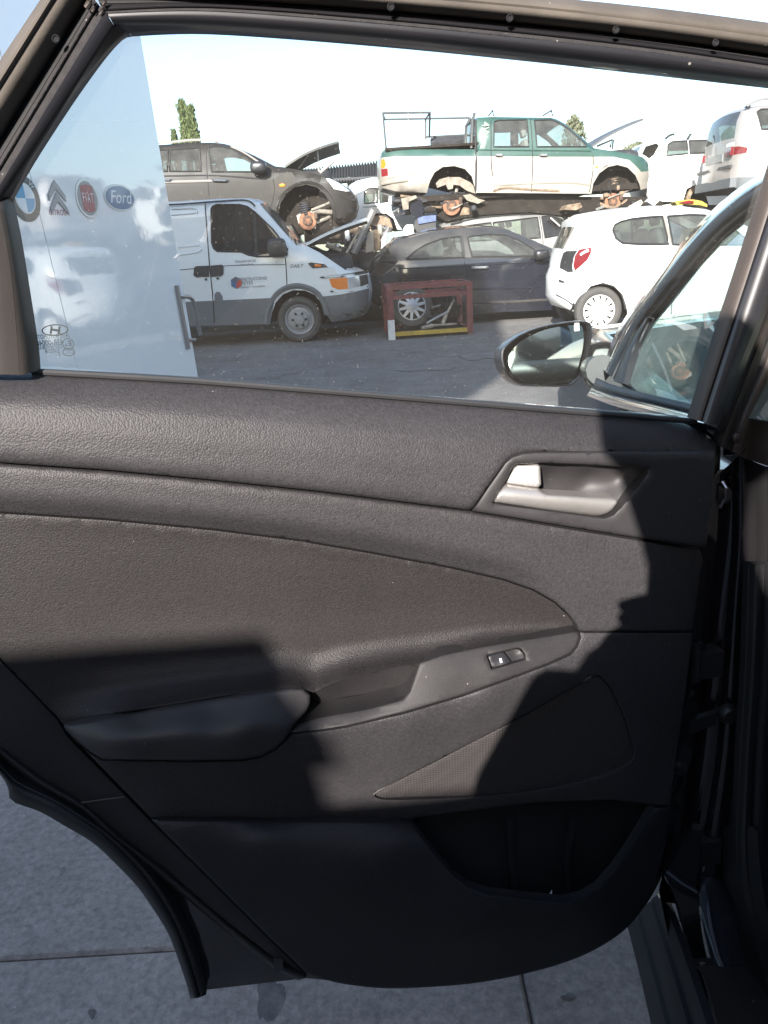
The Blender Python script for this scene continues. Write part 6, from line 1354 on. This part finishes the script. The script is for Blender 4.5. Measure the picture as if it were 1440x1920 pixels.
scrap('torn_foam', 'torn whitish lump beside the pickup nose', [(1214, 378), (1222, 370), (1232, 366), (1236, 376), (1226, 386)], 'white_paint', .0, .2)
# ---- white wagon beyond the hatchback
fr = car_frame(1270, 15.4, -6.0)
wb2 = Car('white_offroader', 'white off-road car with roof rails beyond the white hatchback', 'car', fr, 1.75,
          [(1208, 288), (1214, 268), (1236, 262), (1260, 260), (1320, 258), (1400, 258), (1440, 280), (1470, 300), (1475, 370), (1440, 385, 'd'), (1430, 360, 'a'), (1410, 350, 'a'), (1390, 360, 'a'), (1382, 385, 'd'), (1330, 384, 'd'), (1322, 358, 'a'), (1304, 346, 'a'), (1288, 354, 'a'), (1281, 378, 'd'), (1225, 378), (1210, 350), (1206, 310)], (1270, 292), edge=.08, tumble=.2)
wb2.body('white_paint', [('side_window', [(1254, 270), (1262, 265), (1290, 263), (1290, 288), (1250, 292)], 'car_glass', True), ('side_window', [(1294, 263), (1340, 262), (1345, 286), (1294, 288)], 'clear_car_glass', True), ('rear_window', [(1210, 286), (1216, 272), (1234, 267), (1238, 272), (1228, 290), (1220, 296)], 'tinted_car_glass', False)])
for a, b in ((1250, 1266), (1292, 1298)): wb2.line('roof_rail', [(a, 259), ((a + b) / 2, 253), (b, 251)], .022, 'seam_dark', .02)
wb2.junk('wheel_remains', [(1286, 372), (1294, 352), (1306, 342), (1304, 354), (1296, 366), (1292, 382)], 'rust_arm', .1, .1)
for k in range(3): wb2.line('waist_seam', [(1245, 300 + 26 * k), (1290, 299 + 26 * k)], .004, 'cream_paint', .0) if k == 0 else None
zb = float(wb2.fr.uv(1300, 386)[1])
wreck_below('flattened_car', 'flattened dark car carrying the far white off-roader on the right', Frame(tuple(wb2.fr.O), -6.0), wb2.u0 + .1, wb2.u1 - .1, zb + .02, 'dusty_dark_paint')
# ---- silver people carrier, rear corner towards us, upper right
fr = car_frame(1392, 12.9, -4.0)
mpv = Car('silver_people_carrier', 'silver people carrier stacked at upper right, rear window and red lamps showing', 'car', fr, 1.85,
          [(1378, 348), (1382, 318), (1384, 300), (1388, 270), (1391, 254, 'G'), (1397, 222, 'G'), (1405, 203), (1412, 198), (1440, 193), (1540, 190), (1640, 196, 'g'), (1720, 240), (1780, 262), (1790, 320), (1780, 345, 'd'), (1752, 350, 'd'), (1742, 325, 'a'), (1715, 315, 'a'), (1690, 325, 'a'), (1680, 352, 'd'), (1520, 352, 'd'), (1510, 325, 'a'), (1485, 312, 'a'), (1460, 325, 'a'), (1450, 354, 'd'), (1400, 356, 'd')], (1440, 262), edge=.09, end=.16, endR=.35, tumble=.2)
mpv.body('silver_paint', [('side_window', [(1424, 208), (1432, 203), (1500, 202), (1502, 240), (1430, 242)], 'car_glass', True), ('side_window', [(1508, 202), (1600, 202), (1630, 240), (1508, 241)], 'car_glass', True),
    ('tail_lamp', [(1384, 274), (1390, 272), (1404, 276), (1402, 286), (1383, 288)], 'red_lens', True), ('slot', [(1370, 332), (1460, 330), (1460, 366), (1370, 366)], 'van_cladding', True)])
mpv.line('roof_rail', [(1408, 195), (1428, 186), (1450, 183), (1540, 181)], .022, 'steel_rim', .02); mpv.patch('rail_foot', [(1404, 198), (1410, 192), (1416, 194), (1414, 199)], 'seam_dark', .02, .03)
def tail(name, pts, m, out=.03, th=.04):
    # pieces on the tail end: (px, py) traced on the end face, t = 0 near side .. 1 far side
    V = [mpv.fr.pt(mpv.fr.uv(x_, y_)[0] - out, mpv.fr.uv(x_, y_)[1], -mpv.width * t) for x_, y_, t in pts]; n = len(V); V += [p + mpv.fr.U * th for p in V]
    return new_obj(name, V, [tuple(range(n)), tuple(range(2 * n - 1, n - 1, -1))] + [(i, n + i, n + (i + 1) % n, (i + 1) % n) for i in range(n)], m, mpv.root, False)
tail('tail_lamp', [(1386, 272, .10), (1386, 272, .24), (1384, 288, .24), (1384, 288, .10)], 'red_lens', .05); tail('tail_lamp', [(1386, 272, .80), (1386, 272, .95), (1384, 288, .95), (1384, 288, .80)], 'red_lens', .05)
tail('reversing_lamp', [(1387, 264, .10), (1387, 264, .22), (1386, 271, .22), (1386, 271, .10)], 'white_lens', .05)
tail('plate_recess', [(1386, 280, .30), (1386, 280, .72), (1384, 296, .72), (1384, 296, .30)], 'grey_paint', .05); tail('bumper_gap', [(1384, 306, .12), (1384, 306, .95), (1383, 312, .95), (1383, 312, .12)], 'black_plastic', .05); tail('lower_bumper', [(1382, 332, .06), (1382, 332, .96), (1380, 350, .96), (1380, 350, .06)], 'van_cladding', .06, .1)
mpv.wheel(1485, 352, 30, 'steel', both=True); mpv.wheel(1715, 352, 30, 'steel', both=True)
zb = float(mpv.fr.uv(1485, 382)[1])
wreck_below('flattened_car', 'flattened white car carrying the silver people carrier', Frame(tuple(mpv.fr.O), -4.0), mpv.u0 + .2, mpv.u1 - .3, zb, 'white_paint')
# orange and yellow roof sign board lying on a white roof
fr = car_frame(1300, 12.55, -8.0)
m_ = MB(); m_.plate(fr.poly([(1266, 379), (1276, 375), (1300, 374), (1316, 377), (1326, 383), (1326, 388), (1310, 384), (1284, 383), (1270, 385)]), fr, -.35, 0); tag(m_.build('lamp_bar', ['crate_yellow'], None, smooth=False), 'yellow and red lamp bar lying behind the hatchback roof', 'lamp bar')
m_ = MB(); m_.plate(fr.poly([(1272, 380), (1290, 376), (1300, 377), (1300, 381), (1284, 382)]), fr, -.02, .03); o_ = m_.build('lamp_lens', 'red_lens', bpy.data.objects['lamp_bar'], smooth=False)
# ---- red scrap crate on the ground
cp_ = on_ground(735, 637); cq_ = on_ground(881, 627)
az = math.degrees(math.atan2(cq_[1] - cp_[1], cq_[0] - cp_[0])); fr = Frame(tuple(cp_), az); cw = float(np.linalg.norm(cq_ - cp_)); chh = float(fr.uv(735, 540)[1]); dp = .85
crate = thing('scrap_crate', 'rusty red steel frame crate full of scrap on the ground before the coupe', 'crate', fr.pt(cw / 2, 0, -dp / 2))
for i, u in enumerate((.0, cw)):
    for w_ in (0, -dp):
        m_ = MB(); m_.box(fr.pt(u, chh / 2 + .02, w_), fr.U * .042, fr.V * (chh / 2), fr.W * .042); m_.build('post', 'crate_red', crate, smooth=False)
        if i == 0 and w_ == 0: m_ = MB(); m_.box(fr.pt(u, .14, w_ + .002), fr.U * .047, fr.V * .14, fr.W * .047); m_.build('painted_foot', 'crate_white', crate, smooth=False)
for w_ in (0, -dp):
    for v_, m0 in ((chh, 'crate_red'), (chh - .13, 'crate_red'), (.075, 'crate_yellow' if w_ == 0 else 'crate_red')):
        m_ = MB(); m_.box(fr.pt(cw / 2, v_, w_ + .003), fr.U * (cw / 2 - .03), fr.V * .028, fr.W * .03); m_.build('rail', m0, crate, smooth=False)
for u in (0, cw):
    for v_ in (chh, chh - .13, .075): m_ = MB(); m_.box(fr.pt(u, v_, -dp / 2), fr.U * .028, fr.V * .028, fr.W * (dp / 2 - .03)); m_.build('rail', 'crate_red', crate, smooth=False)
m_ = MB(); m_.box(fr.pt(cw / 2, .06, -dp / 2), fr.U * (cw / 2 - .03), fr.V * .012, fr.W * (dp / 2 - .03)); m_.build('floor_sheet', 'underside', crate, smooth=False)
for k in range(9): m_ = MB(); u = cw * (k + .5) / 9; m_.tube([fr.pt(u, .07, -dp + .01), fr.pt(u, chh, -dp + .01)], .006, 5); m_.build('mesh_wire', 'underside', crate)
rr = random.Random(11)
wl = thing('alloy_wheel', 'loose spoked wheel leaning inside the red crate', 'wheel', fr.pt(.38, .08, -.5)); c_ = fr.pt(.36, .42, -.42); W_ = fr.W * .95 + fr.V * .3; V_ = fr.V * .95 - fr.W * .3; r_ = .31
m_ = MB(); m_.lathe([(r_ * .66, -.2), (r_ * .95, -.2), (r_, -.1), (r_ * .95, 0), (r_ * .82, .01), (r_ * .68, 0), (r_ * .66, -.2)], c_, W_, fr.U, V_, 32); wt = m_.build('tyre', 'car_rubber', wl); rim_disc(wl, c_, W_, fr.U, V_, r_ * .68, 'alloy10')
LB = [('strut', 'dark strut lying next to the loose wheel in the red crate'), ('exhaust_pipe', 'thin bent pipe at the back of the red crate'), ('hub_casting', 'rounded dark casting in the right corner of the red crate'), ('track_rod', 'short rod sticking up at the middle of the red crate'), ('exhaust_pipe', 'pipe lying along the bottom front of the red crate'), ('gear_casting', 'lumpy casting beneath the bright shaft in the red crate'), ('track_rod', 'grey rod crossing under the bright shaft in the red crate'), ('strut', 'thick strut leaning on the right post of the red crate'), ('brake_drum', 'round brown lump behind the shaft in the red crate')]
SP_ = [(.62, .20, .3, .24, .10, 0), (.55, .30, .7, .5, .12, 0), (cw - .24, .30, .4, 0, 0, 1), (.80, .18, .35, .06, .26, 0), (.45, .12, .12, .52, .03, 0), (.78, .20, .5, 0, 0, 1), (.52, .28, .25, .30, -.12, 0), (cw - .36, .16, .2, .18, .34, 0), (.95, .30, .62, 0, 0, 1)]
for k, ((nm, lb), (u, v, d_, du_, dv_, lump)) in enumerate(zip(LB, SP_)):
    p_ = fr.pt(u, v, -d_); m_ = MB()
    if lump: m_.add(*rbox(p_, fr.U * rr.uniform(.09, .15), fr.V * rr.uniform(.08, .13), fr.W * .13, .6)); [m_.tube([p_, p_ + fr.U * rr.uniform(-.2, .2) + fr.V * rr.uniform(0, .2) + fr.W * .1], .022, 7) for _ in range(3)]
    else:
        e_ = fr.U * du_ + fr.V * dv_; m_.tube([p_, p_ + e_ * .3 + fr.V * .02, p_ + e_ * .35 + fr.V * .02, p_ + e_], [.03, .03, .018, .014], 8)
    tag(m_.build(nm, ['scrap_dark', 'scrap_metal', 'underside'][k % 3]), lb, 'scrap', 'scrap parts in the red crate')
m_ = MB(); m_.tube([fr.at(800, 606, -.1), fr.at(842, 583, -.1)], .016, 7); tag(m_.build('drive_shaft', 'rim_alloy'), 'long bright drive shaft lying across the scrap in the red crate', 'scrap', 'scrap parts in the red crate')
# ---- dark corrugated canopy far back
fr = car_frame(660, 21.0, 3.0)
can = thing('canopy_roof', 'dark corrugated canopy roof on posts at the back of the yard', 'canopy', fr.at(690, 480, -1))
V = []; Fc = []; n_ = 150
for i in range(n_ + 1):
    t = i / n_; px_ = 550 + 200 * t; wv = fr.V * (.05 * math.sin(i * math.pi / 2.0)); V += [fr.at(px_, 320 - 22 * t, -2.2) + wv, fr.at(px_, 346 - 12 * t, .0) + wv * .6]
for i in range(n_): Fc.append((2 * i, 2 * i + 1, 2 * i + 3, 2 * i + 2))
new_obj('roof_sheet', V, Fc, 'roof_sheet', can)
for px in (655, 740):
    m_ = MB(); u = fr.uv(px, 330)[0]; m_.tube([fr.pt(u, 0, -.3), fr.pt(u, fr.uv(px, 330)[1], -.3)], .06, 8); m_.build('post', 'post_steel', can)
m_ = MB(); m_.tube([fr.at(556, 344, -.2), fr.at(745, 333, -.2)], .07, 6); m_.build('beam', 'post_steel', can, smooth=False)

# ---- trees at the skyline
def tree(name, label, px, ptop, pbase, y, rad, m, n_leaf, shape, group, az=0, seed=1):
    fr = car_frame(px, y, 0); rr = np.random.default_rng(seed); zt = fr.uv(px, ptop)[1]; zb_ = fr.uv(px, pbase)[1]; u0 = fr.uv(px, (ptop + pbase) / 2)[0]
    root = thing(name, label, 'tree', fr.pt(u0, 0, 0), group); r = rad
    m_ = MB(); m_.tube([fr.pt(u0, 0, 0), fr.pt(u0, zb_ * .6, .05), fr.pt(u0 + .05, (zb_ + zt) / 2, 0), fr.pt(u0, zt - .3, 0)], [.22, .17, .10, .03], 8)
    for k in range(14):
        a = k * 2.4; z_ = zb_ + (zt - zb_) * (k / 16); l = r * shape(k / 16) * .8; m_.tube([fr.pt(u0, z_, 0), fr.pt(u0 + l * math.cos(a), z_ + l * .8, l * math.sin(a))], [.05, .015], 5)
    m_.build('trunk', 'bark', root)
    V = []; Fc = []
    clumps = [(rr.uniform(0, 1) ** .8, rr.uniform(0, 6.28)) for _ in range(60)]
    for k in range(n_leaf):
        t, a = clumps[rr.integers(60)]; t = float(np.clip(t + rr.normal(0, .04), 0, 1)); a += rr.normal(0, .35); q = r * shape(t) * rr.uniform(.25, 1.05)
        c = fr.pt(u0 + q * math.cos(a), zb_ + (zt - zb_) * t, q * math.sin(a)) + rr.normal(0, .05, 3); s_ = rr.uniform(.05, .13)
        d1 = rr.normal(0, 1, 3); d1[2] = abs(d1[2]) + .8; d1 /= np.linalg.norm(d1); d2 = np.cross(d1, rr.normal(0, 1, 3)); d2 /= np.linalg.norm(d2)
        o_ = len(V); V += [c - d1 * s_, c + d2 * s_ * .4, c + d1 * s_ * 1.4, c - d2 * s_ * .4]; Fc.append((o_, o_ + 1, o_ + 2, o_ + 3))
    new_obj('crown', V, Fc, m, root, False)
def cone(t): return max(0.0, (1 - t) ** .75) * (.55 + .45 * min(1, t * 6))
def ball(t): return math.sqrt(max(0, 1 - (2 * t - 1) ** 2)) + .05
tree('cypress_tree', 'tall thin cypress behind the grey-brown off-roader', 363, 203, 300, 34, .24, 'leaf_cypress', 3200, cone, 'cypresses on the skyline', seed=2)
tree('cypress_tree', 'second thin cypress leaning close beside the tall one', 347, 193, 300, 35, .20, 'leaf_cypress', 3000, cone, 'cypresses on the skyline', seed=4)
tree('cypress_tree', 'small cypress tip left of the tall cypresses', 330, 247, 320, 36, .10, 'leaf_cypress', 900, cone, 'cypresses on the skyline', seed=5)
tree('olive_tree', 'hazy olive tree behind the pickup windscreen', 1076, 221, 330, 40, .55, 'leaf_olive', 1600, ball, 'olive trees on the skyline', seed=6)
tree('olive_tree', 'hazy low olive tree between the pickup nose and the far white off-roader', 1195, 272, 360, 42, 1.2, 'leaf_olive', 5000, ball, 'olive trees on the skyline', seed=8)
# ---- slim lighting mast far beyond the yard
fr = car_frame(766, 60, 0)
ms_ = thing('lighting_mast', 'slim pale lighting mast far beyond the pickup bed', 'mast', fr.pt(fr.uv(766, 300)[0], 0, 0))
u_ = fr.uv(766, 230)[0]; zt_ = fr.uv(766, 196)[1]
m_ = MB(); m_.tube([fr.pt(u_, 0, 0), fr.pt(u_, zt_, 0)], [.10, .05], 8); m_.build('pole', 'em_silver', ms_)
for q in (-.35, .35): m_ = MB(); m_.box(fr.pt(u_ + q, zt_, 0), fr.U * .22, fr.V * .09, fr.W * .12); m_.build('lamp_head', 'em_silver', ms_, smooth=False)
print('objects', len(bpy.data.objects))
